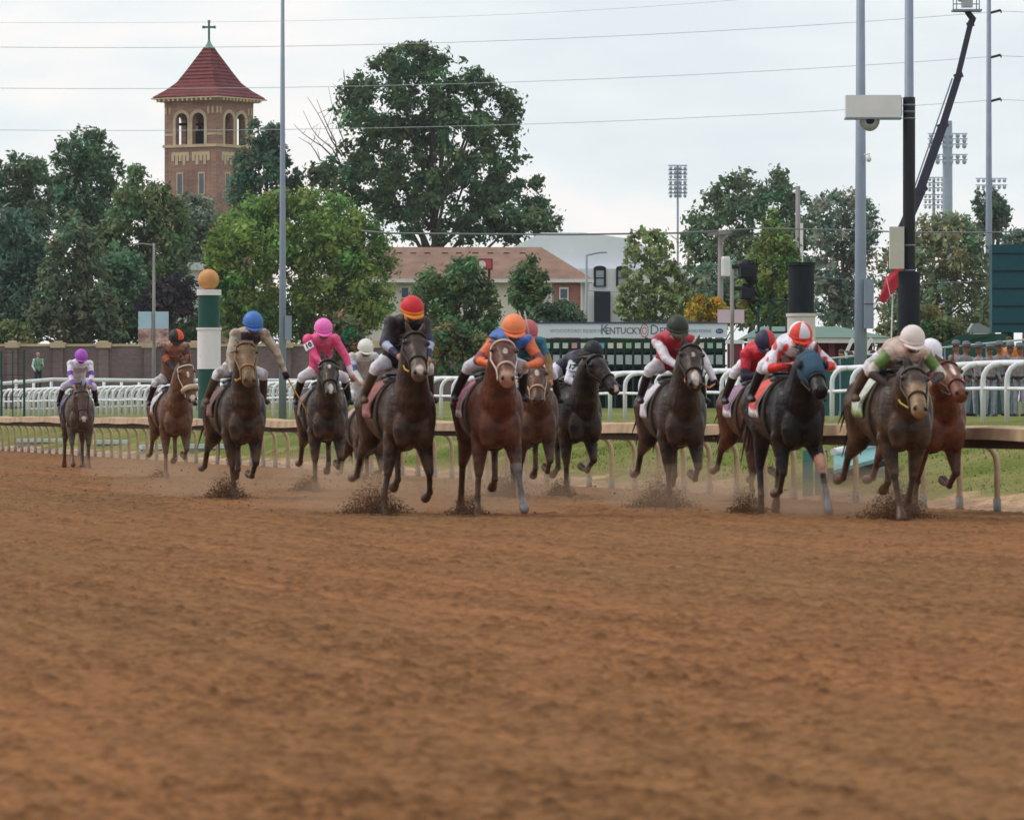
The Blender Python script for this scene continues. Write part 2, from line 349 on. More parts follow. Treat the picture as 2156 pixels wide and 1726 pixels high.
# ------------------------------------------------------------------ brick wall with capped piers (left)
bw = empty('brick_wall', W(420, 820, 300), 'long brown brick wall with pale coping and capped piers', 'wall')
xa, xb = W(-40, 0, 300).x, W(1060, 0, 300).x; ztop, zb = W(0, 729, 300).z, gz(-10, 300) - .4
mb = MB(); mb.box(((xa + xb) / 2, 300, (ztop + zb) / 2), (xb - xa, .4, ztop - zb)); mb.build('wall_face', brick_wall, bw)
mb = MB(); mb.box(((xa + xb) / 2, 300, ztop + .06), (xb - xa, .55, .14)); mb.build('coping', limestone, bw)
for px in range(27, 1060, 96):
    c = W(px, 0, 300); mb = MB(); mb.box((c.x, 299.9, (ztop + zb) / 2), (.55, .7, ztop - zb)); o = mb.build('pier', brick_wall, bw)
    mb = MB(); mb.box((c.x, 299.9, ztop + .06), (.80, .95, .30)); mb.box((c.x, 299.9, ztop + .25), (.45, .5, .1)); mb.build('pier_cap', limestone, o)

# ------------------------------------------------------------------ church bell tower
D = 420; base = W(446, 863, D); base.z = 1.2
tw = empty('bell_tower', base, 'brick church bell tower with red flared roof and copper cross', 'tower')
k = F / D; ws = 134.5 / k; th = R(-32.9)
RM = Matrix.Translation(Vector((W(435.5, 0, D).x, D + 3, 0))) @ Matrix.Rotation(th, 4, 'Z')
zz = lambda y: H + (863 - y) / k
hw = ws / 2
def tmb(): q = MB(); q.M = RM; return q
FACES = [(Vector((1, 0, 0)), Vector((0, -1, 0))), (Vector((0, 1, 0)), Vector((1, 0, 0))), (Vector((-1, 0, 0)), Vector((0, 1, 0))), (Vector((0, -1, 0)), Vector((-1, 0, 0)))]
mb = tmb(); mb.box((0, 0, (1 + zz(306)) / 2), (ws, ws, zz(306) - 1)); mb.build('shaft', brick_tower, tw)
zs_, zsp, zt = zz(303), zz(252), zz(222); ow = ws * .115
def arch(xo, r): return [(c, ) for c in ()]
for t, nrm in FACES:
    mb = tmb(); off = nrm * (hw - .2)
    edges = [-hw, -ws * .16 - ow, -ws * .16 + ow, ws * .16 - ow, ws * .16 + ow, hw]
    def slab(a, b, z0, z1, dep=.4, o2=0.0): c = t * ((a + b) / 2) + nrm * (hw - dep / 2 + o2); mb.box((c.x, c.y, (z0 + z1) / 2), (abs(t.x) * (b - a) + abs(nrm.x) * dep, abs(t.y) * (b - a) + abs(nrm.y) * dep, z1 - z0))
    slab(-hw + .4, edges[1], zs_, zt); slab(edges[2], edges[3], zs_, zt); slab(edges[4], hw - .001, zs_, zt)
    for cx in (-ws * .16, ws * .16):
        for i in range(10):
            a = -ow + 2 * ow * i / 10; b = a + 2 * ow / 10; m_ = (a + b) / 2; slab(cx + a, cx + b, zsp + math.sqrt(max(ow * ow - m_ * m_, 0)), zt)
    wf = mb.build('belfry_wall', brick_tower, tw)
    for cx in (-ws * .16, ws * .16):                     # stone surrounds of the openings
        mb = tmb(); r0, r1 = ow + .003, ow + .26; pl = [(cx + r0 * math.cos(a), zsp + r0 * math.sin(a)) for a in np.linspace(0, math.pi, 13)] + [(cx - r0, zs_)] + [(cx - r1, zs_)] + [(cx + r1 * math.cos(a), zsp + r1 * math.sin(a)) for a in np.linspace(math.pi, 0, 13)] + [(cx + r1, zs_), (cx + r0, zs_)]
        mb.prism(pl, nrm * (hw - .05), t, (0, 0, 1), nrm * .12); mb.build('arch_surround', limestone, tw)
        mb = tmb(); mb.tube([t * cx + nrm * (hw - .25) + Vector((0, 0, zs_)), t * cx + nrm * (hw - .25) + Vector((0, 0, zsp + ow * .6))], .07, 8)
    mb = tmb()                                             # string courses, corbel tables and band
    for z0, z1, o2 in ((zz(309), zz(303), .12), (zz(284), zz(279), .03)):
        if o2 > .1: slab(-hw - .1, hw + .1, z0, z1, .3, o2)
        else: slab(-hw + .02, edges[1] - .27, z0, z1, .2, o2); slab(edges[2] + .27, edges[3] - .27, z0, z1, .2, o2); slab(edges[4] + .27, hw - .02, z0, z1, .2, o2)
    mb.build('string_course', limestone, tw)
    for cx in (-ws * .19, ws * .21):
        mb = tmb(); slab(cx - ws * .17, cx + ws * .17, zz(326), zz(319), .2, .04)
        for j in range(5):
            xx = cx - ws * .145 + j * ws * .0725; slab(xx - .13, xx + .13, zz(346 if j % 2 else 338), zz(326), .2, .04)
        mb.build('corbel_table', limestone, tw)
    for cx in (-hw * .86, hw * .80):
        mb = tmb()
        for j in range(2): slab(cx - .3 + j * .4, cx - .12 + j * .4, zz(238), zz(224), .2, .06)
        mb.build('bracket', limestone, tw)
    for cx in (-ws * .2, ws * .22):
        mb = tmb(); slab(cx - .32, cx + .32, zz(410), zz(362), .2, .035); o = mb.build('window_surround', limestone, tw)
        mb = tmb(); slab(cx - .21, cx + .21, zz(407), zz(365), .2, .05); mb.build('window', glass_dk, o)
mb = tmb(); mb.box((0, 0, (zz(222) + zz(205)) / 2), (ws + .02, ws + .02, zz(205) - zz(222) - .01)); mb.build('frieze', brick_tower, tw)
mb = tmb()
for t, nrm in FACES:
    for j in range(12):
        c = t * (-hw - .2 + (ws + .4) * (j + .5) / 12) + nrm * (hw + .35); mb.box((c.x, c.y, zz(209)), (.16 + .6 * abs(nrm.x), .16 + .6 * abs(nrm.y), .2))
mb.build('eave_bracket', limestone, tw)
mb = tmb(); mb.box((0, 0, zz(205.5)), (ws + 1.5, ws + 1.5, .1)); mb.build('soffit', limestone, tw)
tile = M('red_roof_tile', lin(112, 54, 56), .8, .22, 1.6, bump=.0); t_ = tile.node_tree
wv = t_.nodes.new('ShaderNodeTexWave'); wv.bands_direction = 'Z'; wv.inputs['Scale'].default_value = 1.1; tcn = t_.nodes.new('ShaderNodeTexCoord'); t_.links.new(tcn.outputs['Object'], wv.inputs[0])
bp = t_.nodes.new('ShaderNodeBump'); bp.inputs['Distance'].default_value = .15; bp.inputs['Strength'].default_value = .8; t_.links.new(wv.outputs[0], bp.inputs['Height']); t_.links.new(bp.outputs[0], t_.nodes['Principled BSDF'].inputs['Normal'])
mb = tmb(); prof = [(3.10, 205), (3.05, 201), (2.35, 186), (1.78, 170), (1.3, 147), (.85, 124), (.42, 102), (.30, 95)]
vs = []; fs = []
for hwid, y in prof: vs += [(-hwid, -hwid, zz(y)), (hwid, -hwid, zz(y)), (hwid, hwid, zz(y)), (-hwid, hwid, zz(y))]
for i in range(len(prof) - 1):
    for j in range(4): fs.append((i * 4 + j, i * 4 + (j + 1) % 4, i * 4 + 4 + (j + 1) % 4, i * 4 + 4 + j))
mb.add(vs, fs + [(3, 2, 1, 0)]); roof = mb.build('roof', tile, tw)
copper = M('copper_patina', lin(122, 168, 160), .6, .1, 3)
mb = tmb(); mb.lathe((0, 0, 0), [(.46, zz(96.5)), (.40, zz(93)), (.20, zz(86)), (.09, zz(78))], 4); mb.build('copper_cap', copper, roof)
patina_dk = M('dark_patina', lin(70, 116, 112), .6, .1, 3)
mb = MB(); c = Vector((W(435.5, 0, D).x, D + 3, 0)); mb.beam((c.x, c.y, zz(80)), (c.x, c.y, zz(39)), .16); zc = zz(52); mb.beam((c.x - .42, c.y, zc), (c.x + .42, c.y, zc), .15, .15)
for q in ((c.x - .42, zc), (c.x + .42, zc), (c.x, zz(40))): mb.box((q[0], c.y, q[1]), (.2, .18, .2))
mb.build('cross', patina_dk, roof)
mb = MB(); c = W(421, 0, D + 3); mb.lathe((c.x, c.y, zz(300)), [(.62, 0), (.5, .25), (.36, .8), (.28, 1.05), (.06, 1.15)], 14); mb.beam((c.x - 1.8, c.y, zz(258)), (c.x + 1.8, c.y, zz(258)), .2); mb.beam((c.x, c.y, zz(275)), (c.x, c.y, zz(258)), .1); mb.build('bell', void, tw, True)
# small cross on the church gable seen between the trees
c = W(272, 380, 410); o = empty('gable_cross', (c.x, c.y, 1.2), 'small green copper cross on a spirelet between treetops', 'cross')
mb = MB(); mb.lathe((c.x, c.y, c.z - 1.2), [(.6, 0), (.25, .6), (.08, 1.1)], 8); mb.tube([(c.x, c.y, 1.2), (c.x, c.y, c.z - 1)], .12, 6); mb.build('spirelet', copper, o)
mb = MB(); mb.beam((c.x, c.y, c.z - .2), (c.x, c.y, c.z + 1.0), .13); mb.beam((c.x - .35, c.y, c.z + .62), (c.x + .35, c.y, c.z + .62), .13); mb.build('cross', copper, o)

# ------------------------------------------------------------------ buildings
shingle = M('brown_shingle', lin(136, 108, 94), .9, .2, 1.2, bump=.3, bscale=6)
cream = M('cream_siding', lin(222, 216, 206), .7, .06, 1.5)
whitewall = M('white_wall', lin(226, 228, 232), .7, .05, .8); whiteroof = M('white_metal_roof', lin(228, 234, 242), .5, .05, .6)
D = 324; k = F / D; g0 = gz(0, D) - .2
hb = empty('apartment_house', W(1000, 863, D), 'long two storey house with brown shingle hip roof', 'house')
X_ = lambda px: W(px, 0, D).x
Z_ = lambda py: H + (863 - py) / k
def wall(px0, px1, name, mat, y0=D, th=.3, zt=None):
    mb = MB(); a, b = X_(px0), X_(px1); mb.box(((a + b) / 2, y0 + th / 2, (g0 + (zt or Z_(588))) / 2), (b - a, th, (zt or Z_(588)) - g0)); return mb.build(name, mat, hb)
wall(700, 1166, 'wall', cream, D); wall(1166, 1222, 'brick_bay', brick_red, D - .25, .6); wall(1222, 1240, 'corner_wall', cream, D)
mb = MB(); mb.box((X_(1240) - .15, D + 4.3, (g0 + Z_(588)) / 2), (.3, 8, Z_(588) - g0)); mb.build('side_wall', cream, hb)
mb = MB(); a, b, r1 = X_(690), X_(1250), X_(1140); ze, zr = Z_(589), Z_(516)
mb.add([(a, D - .7, ze), (b, D - .7, ze), (b, D + 9, ze), (a, D + 9, ze), (a, D + 4.2, zr), (r1, D + 4.2, zr)], [(0, 1, 5, 4), (1, 2, 5), (2, 3, 4, 5), (0, 4, 3), (3, 2, 1, 0)]); rf = mb.build('roof', shingle, hb)
mb = MB(); mb.box(((a + b) / 2, D - .72, ze - .08), (b - a, .12, .2)); mb.build('gutter', offwhite, hb)
for px in (838, 868, 898, 935, 965, 1000, 1032, 1066, 1100):
    c = Vector((X_(px), D + 3.4, Z_(516) - .42)); mb = MB(); mb.box(c, (.34, .4, .14)); mb.build('roof_vent', void, rf)
for px, y0, y1 in ((853, 605, 650), (960, 605, 650), (1100, 605, 650), (1187, 608, 650)):
    c = Vector((X_(px), D - .05, (Z_(y0) + Z_(y1)) / 2)); yo = -.27 if px == 1187 else 0
    mb = MB(); mb.box((c.x, c.y + yo, c.z), (.56, .14, Z_(y0) - Z_(y1) + .16)); f = mb.build('window_frame', offwhite, hb)
    for j in (0, 1):
        hgt = (Z_(y0) - Z_(y1)) / 2 - .06; mb = MB(); mb.box((c.x, c.y + yo - .06, c.z + (.5 if j else -.5) * (hgt + .06)), (.4, .06, hgt)); mb.build('pane', glass_dk, f)
for px in (1160, 1224): mb = MB(); mb.tube([Vector((X_(px), D - .36, ze)), Vector((X_(px), D - .36, g0))], .06, 6); mb.build('downpipe', offwhite, hb)
# roof-high red sign behind the young trees
sg = empty('red_sign', W(1012, 700, 315), 'red sign board with white disc behind young trees', 'sign')
redp = M('sign_red', lin(196, 72, 84), .5, .06, 3)
mb = MB(); a = W(992, 547, 315); b = W(1035, 566, 315); mb.box(((a.x + b.x) / 2, 315, (a.z + b.z) / 2), (b.x - a.x, .15, a.z - b.z)); mb.build('board', redp, sg)
mb = MB(); mb.box(((a.x + b.x) / 2, 315.05, (a.z + b.z) / 2), (b.x - a.x + .12, .1, a.z - b.z + .12)); mb.build('frame', black, sg)
for px in (1015,): c = W(px, 557, 314.9); mb = MB(); mb.prism([(.22 * math.cos(q), .22 * math.sin(q)) for q in np.linspace(0, 6.28, 17)[:-1]], c, (1, 0, 0), (0, 0, 1), (0, -.03, 0)); mb.build('disc', offwhite, sg)
for px in (996, 1030): mb = MB(); c = W(px, 566, 315.1); mb.tube([(c.x, c.y, 1), c], .08, 6); mb.build('post', black, sg)
# white hall
D2 = 374; k2 = F / D2; X2 = lambda px: W(px, 0, D2).x; Z2 = lambda py: H + (863 - py) / k2
wb = empty('white_hall', W(1290, 863, D2), 'white industrial hall with pale curved metal roof and dark arched windows', 'building')
mb = MB(); a, b = X2(1090), X2(1440); mb.box(((a + b) / 2, D2 + 6, (1 + Z2(566)) / 2), (b - a, 12, Z2(566) - 1)); mb.build('wall', whitewall, wb)
mb = MB(); pl = [(a - .3, Z2(570)), (b + .3, Z2(580)), (b + .3, Z2(566)), (X2(1330), Z2(502)), (X2(1230), Z2(489)), (X2(1140), Z2(489)), (a - .3, Z2(520))]
mb.prism([(p[0], p[1]) for p in pl], (0, D2 + 1.0, 0), (1, 0, 0), (0, 0, 1), (0, 40, 0)); mb.build('roof', whiteroof, wb)
for px in (1263, 1310):
    c = Vector((X2(px), D2 - .02, Z2(584))); wv_, hv = .42, .62
    pl = [(-wv_, -hv), (wv_, -hv), (wv_, hv)] + [(wv_ * math.cos(q), hv + .16 * math.sin(q)) for q in np.linspace(.3, math.pi - .3, 6)] + [(-wv_, hv)]
    mb = MB(); mb.prism(pl, c, (1, 0, 0), (0, 0, 1), (0, -.15, 0)); f = mb.build('window_surround', void, wb)
    for j in (-1, 1): mb = MB(); mb.box((c.x, c.y - .17, c.z + j * .28 - .06), (.52, .06, .46)); mb.build('pane', M('pane', lin(150, 160, 172), .2, .1), f)
mb = MB(); c = W(1268, 632, D2 - 1); mb.box((c.x, c.y, (1 + c.z + .6) / 2), (1.1, 1.6, c.z + .6 - 1)); mb.build('loading_door', void, wb)
# white house glimpsed behind the left trees
c = W(365, 590, 330); o = empty('far_house', (c.x, c.y, 1.3), 'white house front glimpsed between the left trees', 'house')
mb = MB(); mb.box((c.x, c.y + 3, (1.3 + c.z + .6) / 2), (3.6, 6, c.z + .6 - 1.3)); mb.build('wall', whitewall, o)
mb = MB(); mb.prism([(-2.1, .6), (2.1, .6), (1.6, 1.05), (-1.6, 1.05)], (c.x, c.y - .3, c.z), (1, 0, 0), (0, 0, 1), (0, 7, 0)); mb.build('roof', whiteroof, o)
mb = MB(); mb.box((c.x - .2, c.y - .02, c.z + .1), (.5, .1, .6)); mb.build('window', glass_dk, o)
# green roofed pavilion on the right
c = W(1720, 690, 205); o = empty('green_roof_pavilion', (c.x, c.y, 1.2), 'low pavilion with wide green roof behind black post', 'pavilion')
gr_roof = M('green_roof', lin(84, 116, 104), .6, .08, 2); maroon = M('maroon_panel', lin(110, 44, 56), .6, .1, 3)
xa, xb = W(1570, 0, 205).x, W(1870, 0, 205).x; ze = W(0, 712, 205).z; zr = W(0, 684, 205).z
mb = MB(); mb.add([(xa, 203, ze), (xb, 203, ze), (xb, 215, ze), (xa, 215, ze), (xa + .7, 209, zr), (xb - 1.6, 209, zr)], [(0, 1, 5, 4), (1, 2, 5), (2, 3, 4, 5), (3, 0, 4), (3, 2, 1, 0)]); mb.build('roof', gr_roof, o)
mb = MB(); mb.box(((xa + xb) / 2, 203.2, ze - .1), (xb - xa, .2, .2)); mb.build('fascia', offwhite, o)
for i in range(6):
    xx = xa + .3 + (xb - xa - .6) * i / 5; mb = MB(); mb.box((xx, 203.6, (1 + ze) / 2), (.22, .22, ze - 1.2)); mb.build('column', maroon, o)
mb = MB(); mb.box(((xa + xb) / 2, 211, (1 + ze) / 2), (xb - xa - .4, .3, ze - 1.2)); mb.build('back_wall', maroon, o)
# dark teal video board from behind
c = W(2150, 690, 190); o = empty('video_board', (c.x, c.y, 1.2), 'tall dark teal board at the right edge', 'board')
mb = MB(); z1 = W(0, 516, 190).z; z0 = W(0, 700, 190).z; x0 = W(2086, 0, 190).x; mb.box((x0 + 3, 190, (z0 + z1) / 2), (6, 1.0, z1 - z0)); f = mb.build('panel', teal_dk, o)
for i in range(5):
    mb = MB(); mb.box((x0 + 3, 189.47, z0 + (z1 - z0) * (i + .5) / 5), (5.96, .04, .03)); mb.build('panel_joint', void, f)
for xx in (x0 + .6, x0 + 5): mb = MB(); mb.box((xx, 190.3, (z0 + 1) / 2), (.4, .4, z0 - .9)); mb.build('leg', teal_dk, o)
# ------------------------------------------------------------------ trees and shrubs
leafmat = M('foliage', attr=True, rough=.65, var=.15, scale=.6, trans=.32, spec=.25)
bark = M('bark', lin(92, 78, 70), .9, .2, 5, bump=.4, bscale=12)
def inside(poly, x, y):
    r = False; n = len(poly)
    for i in range(n):
        x0, y0 = poly[i]; x1, y1 = poly[(i + 1) % n]
        if (y0 > y) != (y1 > y) and x < (x1 - x0) * (y - y0) / (y1 - y0) + x0: r = not r
    return r
def edged(poly, x, y):
    b = 1e9; n = len(poly)
    for i in range(n):
        x0, y0 = poly[i]; x1, y1 = poly[(i + 1) % n]; dx, dy = x1 - x0, y1 - y0; L = dx * dx + dy * dy
        t = max(0, min(1, ((x - x0) * dx + (y - y0) * dy) / L)) if L else 0
        b = min(b, math.hypot(x - x0 - t * dx, y - y0 - t * dy))
    return b
def tree(name, label, poly, d, col, lobes=40, rl=40, leaf=.22, dens=9.0, trunk=None, seed=1, cat='tree', group=None, limbs=12, thick=.75, bare=None, hue=.12):
    rg = np.random.default_rng(seed); k = F / d; lobes = int(lobes * 2.4); dens *= 1.9; limbs = limbs // 2 + 4
    xs = [p[0] for p in poly]; yy = [p[1] for p in poly]; cs = []; tries = 0
    while len(cs) < lobes and tries < lobes * 60:
        tries += 1; x = rg.uniform(min(xs), max(xs)); y = rg.uniform(min(yy), max(yy))
        if not inside(poly, x, y): continue
        e = edged(poly, x, y); r = rl * rg.uniform(.45, 1.05)
        if e < r * .62: r = e / .62
        if r < rl * .22: continue
        cs.append((x, y, r, e))
    half = max(q[3] for q in cs)
    cen = np.array([[(x - CX) / F * d, d + rg.uniform(-1, 1) * thick * min(half, e * 1.6 + r) / k, H - (y - CY) / k] for x, y, r, e in cs]); rad = np.array([q[2] / k for q in cs])
    area = (max(xs) - min(xs)) * (max(yy) - min(yy)) / k / k * .62
    nl = int(area * dens / (leaf * leaf)); w = rad ** 2; li = rg.choice(len(cs), nl, p=w / w.sum())
    dr = rg.normal(size=(nl, 3)); dr /= np.linalg.norm(dr, axis=1)[:, None]
    rr = rad[li] * (.30 + .80 * rg.random(nl) ** .55) * (1 + .18 * rg.normal(size=nl))
    pos = cen[li] + dr * rr[:, None] * np.array([1, 1, .82])
    nm = dr * .9 + rg.normal(size=(nl, 3)) * .75 + np.array([0, 0, .35]); nm /= np.linalg.norm(nm, axis=1)[:, None]
    a = np.cross(nm, rg.normal(size=(nl, 3))); a /= np.linalg.norm(a, axis=1)[:, None]; b = np.cross(nm, a)
    sz = leaf * rg.uniform(.45, 1.1, nl)[:, None]; core = rg.random(nl) < .22; sz[core] *= 1.75; pos[core] = (cen[li] + dr * (rr * .55)[:, None])[core]
    V = np.stack([pos - a * sz * .9, pos + b * sz * .45 - a * .1 * sz, pos + a * sz * .9, pos - b * sz * .45 + a * .1 * sz], 1).reshape(-1, 3)
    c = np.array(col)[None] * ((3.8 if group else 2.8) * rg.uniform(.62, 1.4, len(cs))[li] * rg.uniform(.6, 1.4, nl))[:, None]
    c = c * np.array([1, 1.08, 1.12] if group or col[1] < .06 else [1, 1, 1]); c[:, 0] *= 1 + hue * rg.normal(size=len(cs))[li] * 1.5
    px = trunk if trunk is not None else sum(q[0] for q in cs) / len(cs)
    bx = (px - CX) / F * d; g = gz(bx, d); root = empty(name, (bx, d, g), label, cat, group); org = np.array([bx, d, g])
    me = bpy.data.meshes.new('crown'); fast_mesh(me, V - org, np.arange(len(V)).reshape(-1, 4)); put_col(me, np.repeat(c, 4, 0)); me.materials.append(leafmat)
    link('crown', me, root)
    ztop = cen[:, 2].max(); zmid = max(g + .5, np.percentile(cen[:, 2], 60)); cxm = float(np.mean(cen[:, 0])); r0 = max(.05, (ztop - g) * .016)
    top = Vector((cxm * .8 + bx * .2, d, zmid)); mb = MB(); b0 = Vector((bx, d, g - .1)); m1 = b0.lerp(top, .45) + Vector((r0, 0, 0))
    mb.tube([b0, b0.lerp(m1, .1), m1, top], [r0 * 1.3, r0, r0 * .75, r0 * .35], 8)
    for i in rg.choice(len(cs), min(limbs, len(cs)), replace=False):
        e_ = Vector(cen[i]); st = b0.lerp(top, min(.95, max(.25, (e_.z - g) / max(.1, (top.z - g)) * .6))); md = st.lerp(e_, .5) + Vector((0, 0, -.04 * (e_ - st).length))
        mb.tube([st, md, e_], [r0 * .45, r0 * .3, r0 * .1], 5)
    mb.build('trunk', bark, root, True)
    if bare:
        mb = MB()
        for x0, y0, x1, y1 in bare:
            a_ = W(x0, y0, d); b_ = W(x1, y1, d + rg.uniform(-1, 1)); pts = [a_.lerp(b_, q) + Vector(rg.normal(0, .12, 3) * (q > 0)) for q in np.linspace(0, 1, 5)]
            mb.tube(pts, [.06, .045, .035, .025, .015], 4)
            for j in range(4):
                p = pts[1 + j % 3]; mb.tube([p, p + Vector((rg.normal(0, .5), rg.normal(0, .3), rg.uniform(.3, 1.1)))], [.022, .01], 3)
        mb.build('bare_branches', bark, root)
    return root
G1, G2, G3 = (.030, .050, .030), (.036, .052, .022), (.070, .120, .024)
LB = 'trees beyond the infield'
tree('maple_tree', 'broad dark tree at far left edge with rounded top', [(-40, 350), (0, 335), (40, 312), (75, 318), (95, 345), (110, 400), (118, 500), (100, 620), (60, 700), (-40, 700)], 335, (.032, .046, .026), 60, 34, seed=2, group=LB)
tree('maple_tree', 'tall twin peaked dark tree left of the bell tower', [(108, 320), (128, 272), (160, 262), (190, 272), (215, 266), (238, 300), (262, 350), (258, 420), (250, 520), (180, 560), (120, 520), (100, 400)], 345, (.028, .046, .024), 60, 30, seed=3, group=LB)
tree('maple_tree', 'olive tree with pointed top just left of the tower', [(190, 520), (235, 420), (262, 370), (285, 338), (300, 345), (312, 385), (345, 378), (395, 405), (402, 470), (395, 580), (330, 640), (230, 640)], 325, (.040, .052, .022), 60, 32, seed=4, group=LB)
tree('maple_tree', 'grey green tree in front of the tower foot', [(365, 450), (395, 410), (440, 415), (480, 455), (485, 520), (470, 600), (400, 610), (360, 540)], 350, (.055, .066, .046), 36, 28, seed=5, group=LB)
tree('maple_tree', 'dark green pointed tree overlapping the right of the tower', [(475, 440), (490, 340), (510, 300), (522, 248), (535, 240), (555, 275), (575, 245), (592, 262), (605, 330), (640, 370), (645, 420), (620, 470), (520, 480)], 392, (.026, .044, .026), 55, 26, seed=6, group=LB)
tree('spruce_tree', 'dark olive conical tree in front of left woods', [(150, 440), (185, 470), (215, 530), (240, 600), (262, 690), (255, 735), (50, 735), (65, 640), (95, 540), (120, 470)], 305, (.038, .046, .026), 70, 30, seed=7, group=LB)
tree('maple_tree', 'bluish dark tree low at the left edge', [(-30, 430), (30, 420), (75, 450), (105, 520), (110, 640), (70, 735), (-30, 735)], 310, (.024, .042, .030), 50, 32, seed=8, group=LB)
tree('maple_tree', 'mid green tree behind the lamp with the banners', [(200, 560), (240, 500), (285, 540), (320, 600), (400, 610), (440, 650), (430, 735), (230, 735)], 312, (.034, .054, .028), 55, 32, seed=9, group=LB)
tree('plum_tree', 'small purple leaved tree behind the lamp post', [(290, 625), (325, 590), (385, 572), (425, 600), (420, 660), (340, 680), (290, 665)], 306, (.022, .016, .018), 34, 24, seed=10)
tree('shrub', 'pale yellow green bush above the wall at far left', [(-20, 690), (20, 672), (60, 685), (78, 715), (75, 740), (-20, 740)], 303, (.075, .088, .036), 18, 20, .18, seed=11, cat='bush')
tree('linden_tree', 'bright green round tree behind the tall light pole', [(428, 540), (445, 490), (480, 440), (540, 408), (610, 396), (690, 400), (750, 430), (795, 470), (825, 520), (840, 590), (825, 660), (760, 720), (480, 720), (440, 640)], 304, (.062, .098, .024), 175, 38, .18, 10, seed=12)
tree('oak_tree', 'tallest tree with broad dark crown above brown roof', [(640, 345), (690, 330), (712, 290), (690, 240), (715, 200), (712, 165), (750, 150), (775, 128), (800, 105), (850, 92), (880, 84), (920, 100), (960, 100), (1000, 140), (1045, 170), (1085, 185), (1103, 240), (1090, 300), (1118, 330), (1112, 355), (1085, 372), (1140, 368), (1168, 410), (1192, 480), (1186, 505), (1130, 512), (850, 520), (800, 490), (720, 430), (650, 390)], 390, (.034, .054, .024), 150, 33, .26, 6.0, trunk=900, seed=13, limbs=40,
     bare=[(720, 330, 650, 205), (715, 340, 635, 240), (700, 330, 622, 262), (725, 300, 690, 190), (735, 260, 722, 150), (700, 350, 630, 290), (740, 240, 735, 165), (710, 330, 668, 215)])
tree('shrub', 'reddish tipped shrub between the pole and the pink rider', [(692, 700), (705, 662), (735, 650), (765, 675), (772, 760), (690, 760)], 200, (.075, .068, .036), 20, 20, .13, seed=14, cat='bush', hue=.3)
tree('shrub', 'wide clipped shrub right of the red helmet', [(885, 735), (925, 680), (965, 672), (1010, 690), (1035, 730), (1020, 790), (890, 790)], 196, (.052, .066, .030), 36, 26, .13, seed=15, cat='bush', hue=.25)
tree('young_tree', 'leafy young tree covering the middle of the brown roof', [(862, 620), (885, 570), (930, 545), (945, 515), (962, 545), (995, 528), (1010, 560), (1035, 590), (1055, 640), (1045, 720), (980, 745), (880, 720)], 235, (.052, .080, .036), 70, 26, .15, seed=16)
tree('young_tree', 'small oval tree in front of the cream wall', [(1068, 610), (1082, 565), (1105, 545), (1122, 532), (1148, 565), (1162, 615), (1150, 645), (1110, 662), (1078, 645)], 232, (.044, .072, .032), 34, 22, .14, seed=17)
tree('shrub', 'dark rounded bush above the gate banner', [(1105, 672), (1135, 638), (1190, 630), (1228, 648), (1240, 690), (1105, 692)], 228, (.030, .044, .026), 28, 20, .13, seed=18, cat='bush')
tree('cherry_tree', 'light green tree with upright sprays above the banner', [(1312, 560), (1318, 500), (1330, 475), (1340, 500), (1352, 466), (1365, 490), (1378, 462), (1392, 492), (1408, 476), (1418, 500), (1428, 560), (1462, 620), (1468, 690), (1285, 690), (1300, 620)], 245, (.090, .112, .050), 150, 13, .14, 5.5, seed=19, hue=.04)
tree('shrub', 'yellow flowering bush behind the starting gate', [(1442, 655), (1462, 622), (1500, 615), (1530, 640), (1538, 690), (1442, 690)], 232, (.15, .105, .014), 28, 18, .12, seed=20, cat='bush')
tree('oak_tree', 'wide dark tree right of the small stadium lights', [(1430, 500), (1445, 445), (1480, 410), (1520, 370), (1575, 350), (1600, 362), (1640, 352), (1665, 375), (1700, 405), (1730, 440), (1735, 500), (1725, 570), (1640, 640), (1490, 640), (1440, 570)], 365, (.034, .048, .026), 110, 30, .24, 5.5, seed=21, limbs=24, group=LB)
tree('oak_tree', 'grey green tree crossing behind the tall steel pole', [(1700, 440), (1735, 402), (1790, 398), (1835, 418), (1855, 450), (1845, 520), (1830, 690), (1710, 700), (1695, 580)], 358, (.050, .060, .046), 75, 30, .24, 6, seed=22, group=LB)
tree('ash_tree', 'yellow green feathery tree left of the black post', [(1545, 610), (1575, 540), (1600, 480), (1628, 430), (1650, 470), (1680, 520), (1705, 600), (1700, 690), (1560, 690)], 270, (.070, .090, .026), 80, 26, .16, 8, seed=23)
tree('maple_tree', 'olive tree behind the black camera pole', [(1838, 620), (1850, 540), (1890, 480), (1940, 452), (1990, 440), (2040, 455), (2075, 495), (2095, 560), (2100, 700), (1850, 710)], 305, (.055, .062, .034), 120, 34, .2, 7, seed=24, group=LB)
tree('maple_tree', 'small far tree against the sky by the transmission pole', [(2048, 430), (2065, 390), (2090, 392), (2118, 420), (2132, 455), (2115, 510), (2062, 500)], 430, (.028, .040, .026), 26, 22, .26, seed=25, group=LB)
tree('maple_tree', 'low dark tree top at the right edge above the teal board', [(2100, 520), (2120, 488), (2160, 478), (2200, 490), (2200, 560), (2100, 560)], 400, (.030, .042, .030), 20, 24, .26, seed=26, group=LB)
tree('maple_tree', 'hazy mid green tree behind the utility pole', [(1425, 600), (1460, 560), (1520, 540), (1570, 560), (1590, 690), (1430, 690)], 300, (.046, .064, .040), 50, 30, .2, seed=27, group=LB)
tree('shrub', 'low olive shrub at the foot of the flag', [(1840, 700), (1870, 650), (1940, 640), (2000, 650), (2040, 690), (2040, 760), (1845, 760)], 215, (.055, .062, .026), 40, 26, .14, seed=28, cat='bush')

